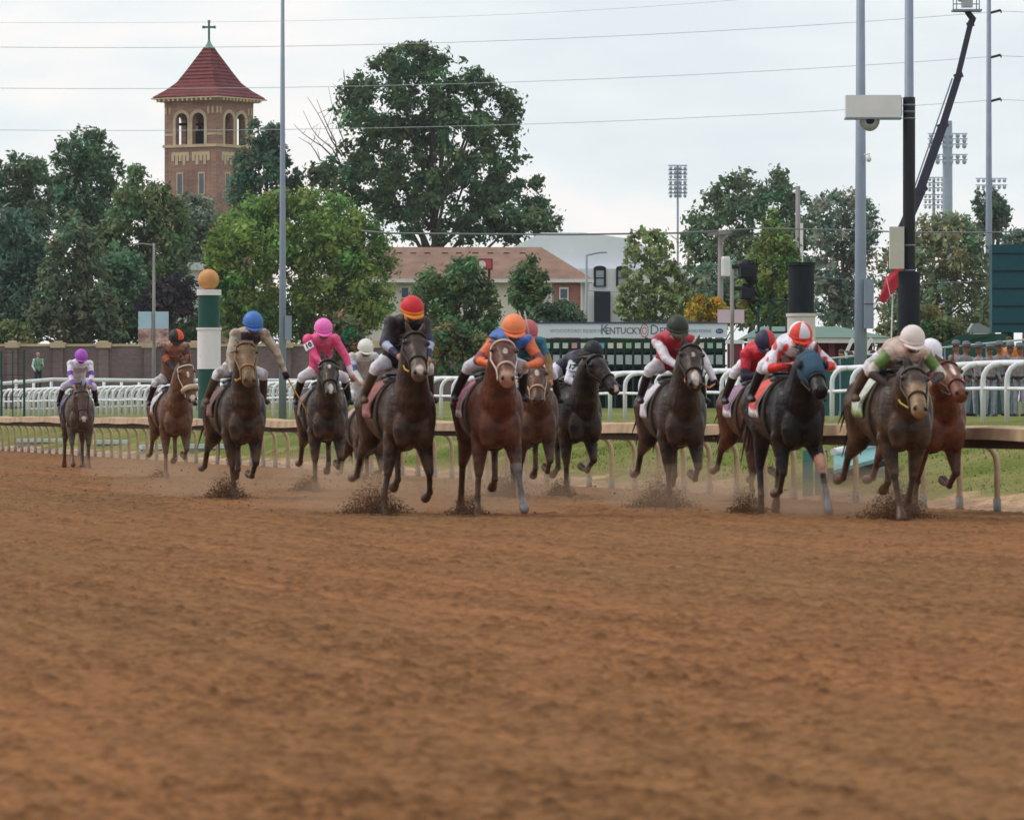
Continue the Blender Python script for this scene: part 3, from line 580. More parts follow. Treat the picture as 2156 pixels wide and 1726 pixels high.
# ------------------------------------------------------------------ poles, lamps, wires
def pole(name, label, cat, px, y1, d, r0, r1, mat, y0=None, n=14):
    g = on_ground(px, d); o = empty(name, g, label, cat); mb = MB(); t = W(px, y1, d)
    mb.tube([g + Vector((0, 0, -.1)), g.lerp(Vector((g.x, d, t.z)), .3), Vector((g.x, d, t.z))], [r0, r0 * .7 + r1 * .3, r1], n); mb.build('shaft', mat, o, True); return o
o = pole('light_pole', 'very tall tapered steel pole left of centre', 'pole', 595, -140, 165, .12, .045, steel)
c = W(607, 690, 165); mb = MB(); mb.box(c + Vector((0, -.1, 0)), (.20, .22, .72)); mb.build('control_box', steel, o)
o = pole('light_pole', 'thick grey steel pole behind the dome camera', 'pole', 1812, -120, 118, .145, .085, steel)
c = W(1829, 640, 117.8); mb = MB(); mb.box(c, (.20, .22, 1.05)); mb.build('control_box', steel, o)
mb = MB(); mb.box(c + Vector((0, -.12, 0)), (.205, .02, .012)); mb.build('box_seam', black, o)
c = W(1829, 332, 117.8); mb = MB(); mb.tube([c + Vector((-.1, 0, .06)), c + Vector((.02, 0, .08)), c], .018, 6); mb.ball(c + Vector((0, 0, -.03)), (.06, .06, .07)); mb.build('small_camera', offwhite, o, True)
# camera pole with sleeves and a dome camera housing
o = pole('camera_pole', 'grey pole with black wrapped lower half carrying dome camera', 'pole', 1914, -120, 100, .105, .075, steel)
def sleeve(nm, px, y0, y1, d, r, mat, par): a = W(px, y0, d); b = W(px, y1, d); mb = MB(); mb.lathe((a.x, d, 0), [(r * .97, a.z), (r, a.z + .02), (r, b.z - .02), (r * .97, b.z)], 18); return mb.build(nm, mat, par, True)
sleeve('black_wrap', 1914, 575, 205, 100, .112, black, o)
sp = sleeve('padding', 1914, 800, 572, 100, .2, M('black_padding', lin(33, 36, 44), .85, .12, 6, bump=.3), o)
for y in (222, 236, 250, 517, 570): sleeve('steel_band', 1914, y + 2, y - 2, 100, .117, steel, o)
c = W(1888, 522, 99.9); mb = MB(); mb.box(c, (.26, .2, .76)); mb.build('beige_cabinet', beige_box, o)
ch = MB(); a = W(1838, 225, 99.9); ch.box(a, (1.0, .4, .40)); ho = ch.build('camera_housing', offwhite, o)
mb = MB(); mb.box(a + Vector((0, 0, -.215)), (1.02, .42, .03)); mb.build('housing_lip', steel, ho)
mb = MB(); b = W(1893, 225, 99.9); mb.box(b, (.1, .16, .34)); mb.build('mount_plate', steel, ho)
c = W(1831, 249, 99.9); mb = MB(); mb.ball(c + Vector((0, 0, -.02)), (.19, .19, .22), 16, 10); mb.build('dome', M('clear_dome', lin(168, 172, 178), .15, .05, 3, spec=.6), ho, True)
mb = MB(); mb.ball(c + Vector((0, -.09, -.05)), (.11, .12, .09), 12, 8); mb.build('lens', void, ho, True)
# transmission pole and its wires
TPD = 350
o = pole('transmission_pole', 'tall transmission pole with three insulator arms at right', 'pole', 2082, -120, TPD, .26, .12, steel)
wires = [(99.7, 98, 78, 24), (186, 184.5, 166.5, 118), (274, 273, 256.5, 210), (48, 45, 21, -62)]
for i, (a0, a1, a2, a3) in enumerate(wires):
    xs = [-400, 0, 590, 1259, 2108, 2500]; yy = [a0 - 4, a0, a1, a2, a3, a3 + 10]
    cf = np.polyfit(xs[1:5], yy[1:5], 3); pts = [W(x, np.polyval(cf, x), TPD) for x in np.linspace(-300, 2108, 40)] + [W(2300, a3 + 8, TPD), W(2500, a3 + 11, TPD)]
    mb = MB(); mb.tube(pts, .017 if i < 3 else .010, 5); tag(mb.build('power_line', M('power_cable', lin(186, 190, 196), .6, .05, 2), None, True, tuple(pts[20])), ['topmost thick power line crossing the sky', 'second power line crossing sky and roof of the tower', 'third power line crossing the tower belfry', 'faint thin wire at the very top of the sky'][i], 'wire', 'power lines across the sky')
    ob = bpy.context.scene.objects[-1] if False else None
    if i < 3:
        mb = MB(); p = W(2084, a3 + 4, TPD); q = W(2107, a3 - 2, TPD); mb.tube([p, q], .09, 6); q2 = W(2108, a3, TPD); mb.tube([q, q2 + Vector((0, 0, -.12))], .05, 6); mb.build('insulator_arm', black, o)
def wire(label, pts, d, r=.03):
    P = [W(x, y, d) for x, y in pts]; mb = MB(); mb.tube(P, r, 5); tag(mb.build('service_wire', cable, None, True, tuple(P[len(P) // 2])), label, 'wire')
wire('pale cable passing in front of the brown roofed house', [(760, 486), (815, 491), (1000, 493), (1200, 494), (1420, 491), (1517, 486)], 262, .045)
wire('cable from the crossarm pole to the right edge', [(1517, 486), (1600, 481), (1760, 484), (1910, 489), (2060, 490), (2300, 484)], 262, .035)
wire('thin wire low across the right hand trees', [(1690, 580), (1800, 590), (1900, 600), (2100, 590)], 262, .018)
wire('thin wire sagging in front of the white hall', [(1240, 612), (1400, 620), (1517, 607)], 262, .016)
o = pole('utility_pole', 'weathered utility pole with crossarm behind the yellow bush', 'pole', 1517, 484, 262, .17, .12, wood_pole)
mb = MB(); a = W(1490, 494, 261.8); b = W(1540, 488, 261.8); mb.beam(a, b, .14, .16); mb.beam(W(1518, 512, 261.8), W(1533, 490, 261.8), .08); mb.build('crossarm', wood_pole, o)
mb = MB(); c = W(1528, 560, 261.7); mb.lathe((c.x, c.y, c.z - .5), [(.2, 0), (.22, .05), (.22, .85), (.18, .95)], 12); mb.build('transformer', offwhite, o)
o = pole('utility_pole', 'taller pale utility pole left of the black post', 'pole', 1680, 392, 300, .17, .13, wood_pole)
mb = MB(); mb.tube([W(1688, 640, 299.8), W(1688, 470, 299.8)], .08, 8); mb.build('conduit', offwhite, o)
o = pole('signal_post', 'slim grey post holding two pink boards', 'post', 1541, 560, 185, .07, .06, wood_pole)
pink = M('pale_pink_board', lin(214, 188, 204), .6, .04, 3)
for x0, x1 in ((1511, 1537), (1546, 1567)):
    a = W(x0, 652, 184.8); b = W(x1, 680, 184.8); mb = MB(); mb.box(((a.x + b.x) / 2, 184.8, (a.z + b.z) / 2), (b.x - a.x, .06, a.z - b.z)); mb.build('board', pink, o)
# street lamp by the house, banner lamp on the left
o = pole('street_lamp', 'slim street lamp with flat head beside the house', 'street lamp', 1235, 537, 250, .075, .05, steel)
mb = MB(); mb.tube([W(1235, 538, 250), W(1252, 534, 250), W(1264, 532, 250)], .04, 6); mb.build('arm', steel, o)
mb = MB(); mb.box(W(1270, 532, 250), (.34, .2, .06)); mb.build('lamp_head', steel, o)
o = pole('street_lamp', 'street lamp carrying two sky blue printed banners', 'street lamp', 324, 512, 270, .11, .06, wood_pole)
mb = MB(); mb.tube([W(324, 516, 270), W(300, 513, 270), W(282, 514, 270)], .04, 6); mb.build('arm', wood_pole, o)
mb = MB(); mb.box(W(280, 515, 270), (.5, .2, .08)); mb.build('lamp_head', wood_pole, o)
skyp = M('banner_sky', lin(172, 200, 218), .7, .06, 2); crowd = M('banner_crowd', lin(196, 158, 150), .7, .35, 9, col2=lin(120, 96, 100))
for x0, x1 in ((291, 319), (327, 355)):
    for y0, y1, mt, nm in ((656, 700, skyp, 'banner'), (692, 722, crowd, 'banner_print')):
        a = W(x0, y0, 269.8 if nm == 'banner' else 269.75); b = W(x1, y1, 269.8 if nm == 'banner' else 269.75)
        mb = MB(); mb.box(((a.x + b.x) / 2, a.y, (a.z + b.z) / 2), (b.x - a.x, .03, a.z - b.z)); mb.build(nm, mt, o)
# stadium lights
lampm = M('floodlight', lin(160, 172, 190), .4, .1, 3); mast = M('mast', lin(150, 164, 184), .5, .06, 2)
def stadium(label, px, ytop, d, r, rows, group='stadium light towers'):
    g = on_ground(px, d); o = empty('stadium_light', g, label, 'floodlight', group); k = F / d; mb = MB(); mb.tube([g, Vector((g.x, d, W(0, ytop, d).z))], [r, r * .8], 8); mb.build('mast', mast, o)
    lm = MB(); lm.lathe((0, 0, 0), [(.5, 0), (.42, .35), (.15, .5)], 8); lmesh = None
    for y, n, w in rows:
        z = W(0, y, d).z; mb = MB(); mb.beam((g.x - w / k / 2, d - .2, z + .3), (g.x + w / k / 2, d - .2, z + .3), .16); mb.build('crossbar', mast, o)
        rr = .32 * w / k / n
        if lmesh is None:
            q = MB(); q.M = Matrix.Rotation(R(65), 4, 'X'); q.lathe((0, 0, 0), [(rr, -.3), (rr * 1.1, 0), (rr * .8, rr * .6), (rr * .2, rr)], 8); lmesh = q.mesh('floodlight', lampm, (0, 0, 0))
        for i in range(n):
            l = link('floodlight', lmesh, o); l.location = Vector((g.x - w / k / 2 + w / k * (i + .5) / n, d - .5, z)) - g
    return o
stadium('small stadium light mast left of the wide dark tree', 1427, 350, 700, .16, [(y, 4, 40) for y in (354, 363, 372, 384, 395, 404, 412)])
stadium('largest stadium light tower behind the boom', 1995, 255, 850, .9, [(y, 6, 84) for y in (286, 297, 308, 330, 341)])
stadium('lower stadium light mast close to the black pole', 1966, 375, 900, .3, [(y, 5, 44) for y in (378, 389, 400, 414, 425, 436)])
stadium('stadium lights showing above the small far tree', 2087, 375, 900, .25, [(y, 6, 66) for y in (380, 394)])
# boom lift
BD = 255; o = empty('boom_lift', on_ground(1912, BD), 'dark telescopic boom lift raised high with a camera basket', 'boom lift')
dkb = M('boom_blue_black', lin(52, 50, 72), .5, .1, 3)
P = lambda x, y: W(x, y, BD)
for i, (x0, y0, x1, y1, w) in enumerate(((1898, 490, 1938, 400, .5), (1930, 420, 1985, 265, .4), (1980, 280, 2018, 160, .32), (2014, 172, 2043, 52, .25))):
    mb = MB(); mb.beam(P(x0, y0), P(x1, y1), w, w, up=(0, 1, 0)); bo = mb.build('boom_section', dkb, o)
    mb = MB(); mb.box(P(x1, y1), (w * 1.25, w * 1.2, .25), Matrix.Rotation(R(-20), 3, 'Y')); mb.build('collar', dkb, bo)
mb = MB(); mb.tube([P(1900, 470), P(1922, 405), P(2005, 165)], .035, 5); mb.build('hose', steel, o)
mb = MB(); mb.tube([P(2043, 52), P(2048, 40), P(2040, 30), P(2036, 24)], [.16, .17, .14, .14], 8); mb.build('jib_joint', black, o)
mb = MB(); mb.box(P(2035, 23), (1.35, .9, .09)); bk = mb.build('basket_floor', steel, o)
for x in (2007, 2014, 2056, 2062): mb = MB(); mb.tube([P(x, 23), P(x, -4)], .025, 5); mb.build('basket_rail', steel, bk)
for y in (-4, 9): mb = MB(); mb.tube([P(2007, y), P(2062, y)], .025, 5); mb.build('basket_rail', steel, bk)
mb = MB(); mb.box(P(2036, 8), (.5, .5, .35)); mb.lathe(P(2024, 4), [(.12, 0), (.2, .1), (.2, .3), (.1, .4)], 10); mb.build('camera_head', M('pale_grey_case', lin(170, 176, 180), .5, .1, 4), bk)
mb = MB(); c = on_ground(1912, BD); mb.box(c + Vector((0, 0, .7)), (2.2, 3.6, .7)); mb.beam(c + Vector((0, 0, 1)), P(1911, 520), .5); mb.beam(P(1911, 525), P(1898, 485), .4); mb.build('chassis', dkb, o)
for sx in (-1, 1):
    for sy in (-1.2, 1.2): mb = MB(); mb.M = Matrix.Translation(c + Vector((sx * .95, sy, .42))) @ Matrix.Rotation(R(90), 4, 'Y'); mb.lathe((0, 0, -.15), [(.3, 0), (.42, .05), (.42, .25), (.3, .3)], 16); mb.build('wheel', black, o)

# ------------------------------------------------------------------ striped distance posts
D = 127; g = on_ground(440, D); o = empty('distance_post', g, 'thick green and white striped post with gold ball on top', 'post'); k = F / D
def band(nm, y0, y1, r, mat, par, px=440, d=D, lip=True):
    a = W(px, y0, d); b = W(px, y1, d); pr = [(r, a.z), (r, b.z - .06)] + ([(r * 1.08, b.z - .05), (r * 1.08, b.z)] if lip else [(r, b.z)])
    mb = MB(); mb.lathe((a.x, d, 0), pr, 24); return mb.build(nm, mat, par, False)
band('green_band', 905, 777, .255, pole_green, o, lip=False); band('white_band', 777, 690, .27, offwhite, o); band('green_band', 690, 622, .25, pole_green, o, lip=False); band('white_collar', 622, 610, .285, offwhite, o, lip=False)
mb = MB(); mb.ball(W(439, 589, D), .245, 24, 16); mb.build('gold_ball', gold, o, True)
D = 92; g = on_ground(1687, D); o = empty('distance_post', g, 'thick black topped post with cream lower part', 'post')
band('cream_base', 905, 660, .235, M('cream_paint', lin(206, 198, 196), .5, .05, 4), o, 1687, D); band('black_cap', 661, 553, .215, navy_sleeve, o, 1687, D)

# ------------------------------------------------------------------ starting gate with its banner
D = 222; k = F / D; g = on_ground(1350, D); sgt = empty('starting_gate', g, 'green starting gate under a white lettered banner', 'starting gate')
gx = lambda px: W(px, 0, D).x; gzz = lambda py: W(0, py, D).z
bannerm = M('banner_white', lin(214, 222, 232), .6, .03, 1)
mb = MB(); mb.box(((gx(1128) + gx(1530)) / 2, D - .6, (gzz(681) + gzz(711)) / 2), (gx(1530) - gx(1128), .12, gzz(681) - gzz(711))); bn = mb.build('banner', bannerm, sgt)
mb = MB(); mb.box(((gx(1128) + gx(1530)) / 2, D - .62, gzz(680)), (gx(1530) - gx(1128) + .05, .2, .06)); mb.build('banner_trim', M('navy_trim', lin(58, 72, 108), .5, .05), sgt)
inkg = M('ink_grey', lin(108, 112, 122), .7, .02); inkb = M('ink_pale', lin(150, 166, 190), .7, .02); inkr = M('ink_red', lin(196, 92, 92), .7, .02); inkn = M('ink_navy', lin(60, 84, 140), .7, .02)
def btx(s, px, py, size, mt, sx=1.0, bold=0.0): text('lettering', s, size, mt, bn, W(px, py, D - .67 - .002), (1, 0, 0), (0, 0, 1), sx, bold)
btx('WOODFORD RESERVE', 1213, 697, .20, inkb, 1.05); btx('K', 1273, 695, .56, inkg, .9); btx('ENTUCKY', 1313, 697, .37, inkg, .88, .004); btx('D', 1378, 695, .56, inkg, .9); btx('ERBY', 1408, 697, .37, inkg, .88, .004); btx('WOODFORD RESERVE', 1462, 697, .18, inkb, .75)
c = W(1357, 696, D - .67); mb = MB()
for r0, r1 in ((.20, .235), (.10, .125)): mb.prism([(r0 * .7 * math.cos(q), r0 * 1.2 * math.sin(q)) for q in np.linspace(0, 6.28, 25)] + [(r1 * .7 * math.cos(q), r1 * 1.2 * math.sin(q)) for q in np.linspace(6.28, 0, 25)], c, (1, 0, 0), (0, 0, 1), (0, -.006, 0))
mb.build('emblem', inkr, bn)
c = W(1515, 697, D - .67); mb = MB(); mb.prism([(.16 * math.cos(q), .10 * math.sin(q)) for q in np.linspace(0, 6.28, 25)[:-1]], c, (1, 0, 0), (0, 0, 1), (0, -.006, 0)); mb.build('oval_logo', inkn, bn)
text('lettering', 'Ford', .11, bannerm, bn, W(1515, 697, D - .685), (1, 0, 0), (0, 0, 1), 1.0)
mb = MB()
for a, b in ((713, 720), (736, 741), (768, 772)): mb.box(((gx(1120) + gx(1530)) / 2, D - .3 + (.15 if a > 713 else 0), (gzz(a) + gzz(b)) / 2), (gx(1530) - gx(1120), .3, gzz(a) - gzz(b)))
mb.box(((gx(1120) + gx(1530)) / 2, D + 1.5, (gzz(712) + g.z) / 2), (gx(1530) - gx(1120), .1, gzz(712) - g.z)); mb.build('frame', dkgreen, sgt)
plates = [M('plate_%d' % i, lin(*c), .5, .05) for i, c in enumerate(((214, 210, 190), (120, 160, 196), (206, 206, 190), (196, 150, 150), (190, 206, 196), (150, 190, 150)))]
for i, px in enumerate(np.arange(1133, 1525, 19.0)):
    mb = MB(); mb.box((gx(px), D - .62, (gzz(722) + gzz(734)) / 2), (.22, .06, .22)); mb.build('number_plate', plates[(i * 5 + i // 3) % 6], sgt)
    mb = MB(); mb.box((gx(px + 9.5), D + .62, (gzz(713) + g.z) / 2), (.07, 2.2, gzz(713) - g.z)); mb.build('stall_divider', dkgreen, sgt)
    mb = MB(); mb.box((gx(px), D - .62, (gzz(747) + gzz(768)) / 2), (.26, .08, .38)); mb.build('stall_door', M('door_grey', lin(166, 176, 180), .5, .08) if i == 0 else bpy.data.materials['door_grey'], sgt)
# maroon post block with white base at the end of the gate
c = on_ground(1547, 190); o = empty('gate_end_post', c, 'maroon post with white base and cap at the gate end', 'post')
for nm, y0, y1, w, mt in (('base', 800, 775, .62, offwhite), ('body', 775, 724, .5, maroon), ('cap', 724, 716, .62, offwhite)):
    a = W(1547, y0, 190); b = W(1547, y1, 190); mb = MB(); mb.box((a.x, 190, (a.z + b.z) / 2), (w, w, b.z - a.z - .004)); mb.build(nm, mt, o)
# broadcast camera on a green tower
o = empty('camera_tower', on_ground(1612, 160), 'green steel scaffold tower holding black broadcast cameras', 'scaffold'); tq = lambda x, y: W(x, y, 160)
for x in (1597, 1622, 1656): mb = MB(); p = tq(x, 632); mb.beam((p.x, 160, gz(p.x, 160)), p, .07); mb.build('upright', dkgreen, o)
for y in (632, 700): mb = MB(); mb.beam(tq(1590, y), tq(1660, y), .07); mb.build('crossbar', dkgreen, o)
mb = MB(); mb.beam(tq(1605, 650), tq(1575, 632), .07); mb.beam(tq(1597, 690), tq(1650, 640), .05); mb.build('brace', dkgreen, o)
for label, yc, s in (('upper black broadcast camera beside the scaffold tower', 572, 1.0), ('lower black broadcast camera under the upper one', 618, .85)):
    c = tq(1573, yc); q = empty('broadcast_camera', c, label, 'camera', 'broadcast cameras on the scaffold')
    mb = MB(); mb.box(c, (.52 * s, .6 * s, .40 * s)); mb.box(c + Vector((.04, .1, .26 * s)), (.34 * s, .3 * s, .14 * s)); mb.box(c + Vector((.20 * s, .1, -.24 * s)), (.22 * s, .3 * s, .16 * s)); mb.build('body', black, q)
    mb = MB(); mb.box(c + Vector((-.05, -.42, -.02)), (.36 * s, .24, .28 * s), Matrix.Rotation(R(12), 3, 'Z')); lh = mb.build('lens_hood', void, q); mb = MB(); mb.tube([c + Vector((.1, -.2, .24 * s)), c + Vector((.26, -.1, .36 * s)), c + Vector((.30, .1, .1)), c + Vector((.24, .1, -.3))], .02, 6); mb.build('cable_loop', black, q)
    mb = MB(); mb.ball(c + Vector((.12, -.1, -.2 * s)), (.2 * s, .2, .17 * s)); mb.ball(c + Vector((-.1, 0, .2 * s)), (.17 * s, .2, .15 * s)); mb.build('rain_cover', black, q, True)
    mb = MB(); mb.beam(c + Vector((-.16, 0, .1)), c + Vector((-.42 * s, -.02, .14)), .08); mb.box(c + Vector((-.36 * s, 0, .14)), (.16, .2, .12)); mb.build('viewfinder', black, q)
    mb = MB(); mb.tube([c + Vector((0, .1, -.15)), c + Vector((.08, .1, -.40 * s)), tq(1597, yc + 50)], .045, 6); mb.build('mount', black, q)
c = tq(1630, 673); mb = MB(); mb.ball(c, (.07, .07, .08)); mb.box(c + Vector((0, 0, .08)), (.1, .1, .05)); tag(mb.build('small_lamp', black, None, True, tuple(c)), 'small black lamp clamped on the scaffold', 'lamp')
# flag
fp = W(1872, 640, 210); o = empty('flag', (fp.x, fp.y, gz(fp.x, 210)), 'hanging red flag on a slanted staff behind the grey pole', 'flag')
mb = MB(); mb.tube([(fp.x, 210, gz(fp.x, 210)), W(1880, 600, 210), W(1893, 545, 210)], .03, 6); mb.build('staff', white, o)
rows = [(1890, 548, 1898, 552), (1878, 575, 1896, 580), (1864, 585, 1890, 605), (1858, 610, 1876, 622), (1850, 632, 1862, 640)]
mb = MB(); vs = []; 
for i, (xl, yl, xr, yr) in enumerate(rows):
    for j in range(5): p = W(xl + (xr - xl) * j / 4, yl + (yr - yl) * j / 4, 209.8 + .12 * math.sin(j * 1.6 + i)); vs.append(p)
n_ = len(vs); vs += [v + Vector((0, .02, 0)) for v in vs]
mb.add(vs, [(i * 5 + j, i * 5 + j + 1, i * 5 + j + 6, i * 5 + j + 5) for i in range(4) for j in range(4)] + [(n_ + i * 5 + j, n_ + i * 5 + j + 5, n_ + i * 5 + j + 6, n_ + i * 5 + j + 1) for i in range(4) for j in range(4)])
mb.build('cloth', M('flag_red', lin(196, 44, 60), .7, .15, 4), o, True)
for y, nm in ((592, 'white_stripe'),): mb = MB(); mb.beam(W(1866, 585, 209.6), W(1875, 625, 209.6), .05, .02); mb.build(nm, white, o)
# green panel fence, white trestle and dark green hoarding on the right
o = empty('panel_fence', on_ground(1830, 150), 'low dark green panel fence with pale top bar behind turf rail', 'fence')
gp = M('green_panel', lin(44, 92, 92), .7, .15, 2)
for i in range(12):
    a = W(1725 + i * 42, 756 - i * 4.0, 150); b = W(1725 + (i + 1) * 42 - 1.5, 756 - (i + 1) * 4.0, 150); g = gz(a.x, 150)
    mb = MB(); mb.prism([(a.x, g - .05), (b.x, g - .05), (b.x, b.z - .05), (a.x, a.z - .05)], (0, 150, 0), (1, 0, 0), (0, 0, 1), (0, .05, 0)); mb.build('panel', gp, o) if i < 6 else None
mb = MB(); mb.tube([W(1720, 757, 149.9), W(2200, 711, 149.9)], .03, 6); mb.build('top_bar', M('pale_bar', lin(170, 192, 190), .5, .05), o)
for i in range(11): mb = MB(); a = W(1725 + i * 44, 756.5 - i * 4.2, 149.9); mb.tube([a, (a.x, a.y, gz(a.x, 150))], .025, 6); mb.build('post', steel, o)
o = empty('white_trestle', on_ground(1805, 172), 'white trestle frame with slanted legs by the pavilion', 'trestle'); q = lambda x, y: W(x, y, 172)
for x0, x1 in ((1782, 1796), (1820, 1836)): mb = MB(); mb.beam(q(x0, 742), q(x1, 712), .1); mb.build('slanted_leg', white, o)
for y in (742, ): mb = MB(); mb.beam(q(1770, y), q(1860, y), .1); mb.build('beam', white, o)
for x in (1782, 1815, 1850): mb = MB(); p = q(x, 742); mb.beam((p.x, p.y, gz(p.x, p.y)), p, .09); mb.build('leg', void if x == 1815 else white, o)
o = empty('green_hoarding', on_ground(2040, 182), 'dark green sloped hoarding behind the officers', 'hoarding')
hp = M('hoarding_green', lin(34, 76, 68), .7, .12, 2)
mb = MB(); A = [W(1985, 730, 182), W(2090, 696, 182), W(2090, 730, 182)]; g_ = gz(10, 182)
mb.prism([(W(1975, 0, 182).x, g_), (W(2120, 0, 182).x, g_), (W(2120, 0, 182).x, W(0, 702, 182).z), (W(2020, 0, 182).x, W(0, 705, 182).z), (W(1975, 0, 182).x, W(0, 730, 182).z)], (0, 182, 0), (1, 0, 0), (0, 0, 1), (0, .1, 0)); mb.build('board', hp, o)
mb = MB(); mb.beam(W(1975, 732, 181.9), W(2090, 702, 181.9), .1, .05); mb.build('edge_rail', dkgreen, o)
o = empty('ticket_booth', on_ground(2080, 196), 'small booth with grey pitched roof and white fascia by teal board', 'booth')
mb = MB(); a = W(2065, 700, 196); mb.box((a.x, 196, (a.z + 1) / 2), (.5, .7, a.z - 1)); mb.build('wall', offwhite, o)
mb = MB(); mb.prism([(-.45, 0), (.45, 0), (.45, .07), (-.1, .32), (-.3, .32), (-.45, .07)], (a.x, 195.6, a.z), (1, 0, 0), (0, 0, 1), (0, 1, 0)); mb.build('roof', M('booth_roof', lin(140, 150, 158), .6, .06), o)
# teal covered ramp and panel just inside the dirt rail, pale covers on the grass at left
o = empty('teal_cover', W(1800, 1000, 72), 'slanted teal cover with white rim inside the dirt rail', 'cover')
a, b, c, d_ = W(1755, 990, 71), W(1872, 958, 73), W(1872, 933, 74.2), W(1755, 956, 72.2)
mb = MB(); mb.add([a, b, c, d_] + [p + Vector((0, 0, -.05)) for p in (a, b, c, d_)], [(0, 1, 2, 3), (7, 6, 5, 4), (0, 4, 5, 1), (1, 5, 6, 2), (2, 6, 7, 3), (3, 7, 4, 0)]); mb.build('lid', teal, o)
mb = MB(); mb.tube([d_ + Vector((0, 0, .03)), c + Vector((0, 0, .03))], .05, 8); mb.build('rim', white, o)
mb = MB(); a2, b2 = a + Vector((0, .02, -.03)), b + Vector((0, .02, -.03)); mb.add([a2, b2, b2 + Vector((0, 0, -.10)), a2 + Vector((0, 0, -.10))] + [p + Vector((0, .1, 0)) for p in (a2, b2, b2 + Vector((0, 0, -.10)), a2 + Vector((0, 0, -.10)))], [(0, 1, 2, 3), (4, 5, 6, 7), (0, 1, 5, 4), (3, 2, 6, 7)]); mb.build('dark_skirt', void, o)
mb = MB(); mb.box(W(1805, 1012, 72.4) + Vector((0, .3, 0)), (.9, .5, .34)); mb.build('support', M('grey_support', lin(150, 146, 140), .7, .1), o)
o = empty('upright_screen', W(1712, 1050, 70), 'upright teal panels standing behind dirt rail under dark horse', 'screen')
for x0, x1 in ((1690, 1712), (1716, 1742)):
    p = W(x0, 1050, 70); q_ = W(x1, 948, 70); mb = MB(); mb.box(((p.x + q_.x) / 2, 70, (p.z + q_.z) / 2), (q_.x - p.x, .06, q_.z - p.z)); mb.build('panel', M('teal_deep', lin(78, 128, 124), .6, .1) if x0 == 1690 else bpy.data.materials['teal_deep'], o)
pale = M('pale_cover', lin(190, 208, 208), .6, .06, 2)
for px, py, w, lb in ((92, 934, 1.6, 'pale cover slab on the grass at far left'), (235, 938, .9, 'pale cover slab behind the rearmost horse'), (318, 950, .5, 'small pale slab near the orange helmeted rider'), (440, 948, 1.1, 'pale cover slab by the foot of the striped post')):
    t_hit = None; d_ = 105.0
    while d_ < 200:
        x = (px - CX) / F * d_; z = H - (py - CY) / F * d_
        if gz(x, d_) >= z: break
        d_ += .5
    x = (px - CX) / F * d_; mb = MB(); mb.box((x, d_, gz(x, d_) + .09), (w, .9, .10), Matrix.Rotation(R(8), 3, 'Z')); mb.box((x, d_, gz(x, d_) - .02), (w * .9, .7, .12)); tag(mb.build('cover_slab', pale, None, False, (x, d_, gz(x, d_))), lb, 'cover', 'pale covers on the infield grass')

# green wire fence at the far left
o = empty('wire_fence', on_ground(25, 205), 'dark green wire fence at the left edge behind the rail', 'fence')
for px in (3, 27, 51): mb = MB(); a = W(px, 737, 205); mb.tube([(a.x, 205, gz(a.x, 205)), a], .05 if px != 27 else .025, 6); mb.build('post', dkgreen, o)
for y in (742, 765, 790, 812, 836, 858): mb = MB(); mb.tube([W(-40, y, 205), W(51, y, 205)], .012, 4); mb.build('wire', dkgreen, o)
# ------------------------------------------------------------------ soft bodies: overlapping volumes fused into one skin
def etube(cs, ra, rb, nv, bv, n=18):
    cs = np.asarray(cs, float); k = len(cs); a = np.linspace(0, 2 * np.pi, n, endpoint=False)
    nv = np.broadcast_to(np.asarray(nv, float), (k, 3)); bv = np.broadcast_to(np.asarray(bv, float), (k, 3)); ra = np.asarray(ra, float); rb = np.asarray(rb, float)
    V = cs[:, None] + np.cos(a)[None, :, None] * (rb[:, None] * bv)[:, None] + np.sin(a)[None, :, None] * (ra[:, None] * nv)[:, None]
    V = np.concatenate([V.reshape(-1, 3), cs[:1], cs[-1:]]); Fc = []
    for i in range(k - 1):
        for j in range(n): Fc.append((i * n + j, i * n + (j + 1) % n, (i + 1) * n + (j + 1) % n, (i + 1) * n + j))
    for j in range(n): Fc.append((k * n, (j + 1) % n, j)); Fc.append((k * n + 1, (k - 1) * n + j, (k - 1) * n + (j + 1) % n))
    return V, Fc
def frame(t):
    t = np.asarray(t, float); t = t / np.linalg.norm(t); b = np.array([0, 1., 0]) - t[1] * t; 
    if np.linalg.norm(b) < .2: b = np.array([1., 0, 0]) - t[0] * t
    b /= np.linalg.norm(b); return t, b, np.cross(t, b)
def cone(a, b, r0, r1, fl=1.0, n=12):                    # round ended tapered limb
    a = np.asarray(a, float); b = np.asarray(b, float); t, bv, nv = frame(b - a); L = np.linalg.norm(b - a)
    q = [(-r0 * .98, r0 * .15), (-r0 * .7, r0 * .7), (-r0 * .3, r0 * .95), (0, r0), (L * .5, (r0 + r1) / 2), (L, r1), (L + r1 * .3, r1 * .95), (L + r1 * .7, r1 * .7), (L + r1 * .98, r1 * .15)]
    return etube([a + t * s for s, r in q], [r * fl for s, r in q], [r for s, r in q], nv, bv, n)
def ell(c, r, n=14):
    c = np.asarray(c, float); z = np.linspace(-.985, .985, 9); w = np.sqrt(1 - z * z)
    return etube([c + np.array([0, 0, r[2] * s]) for s in z], r[0] * w, r[1] * w, (1, 0, 0), (0, 1, 0), n)
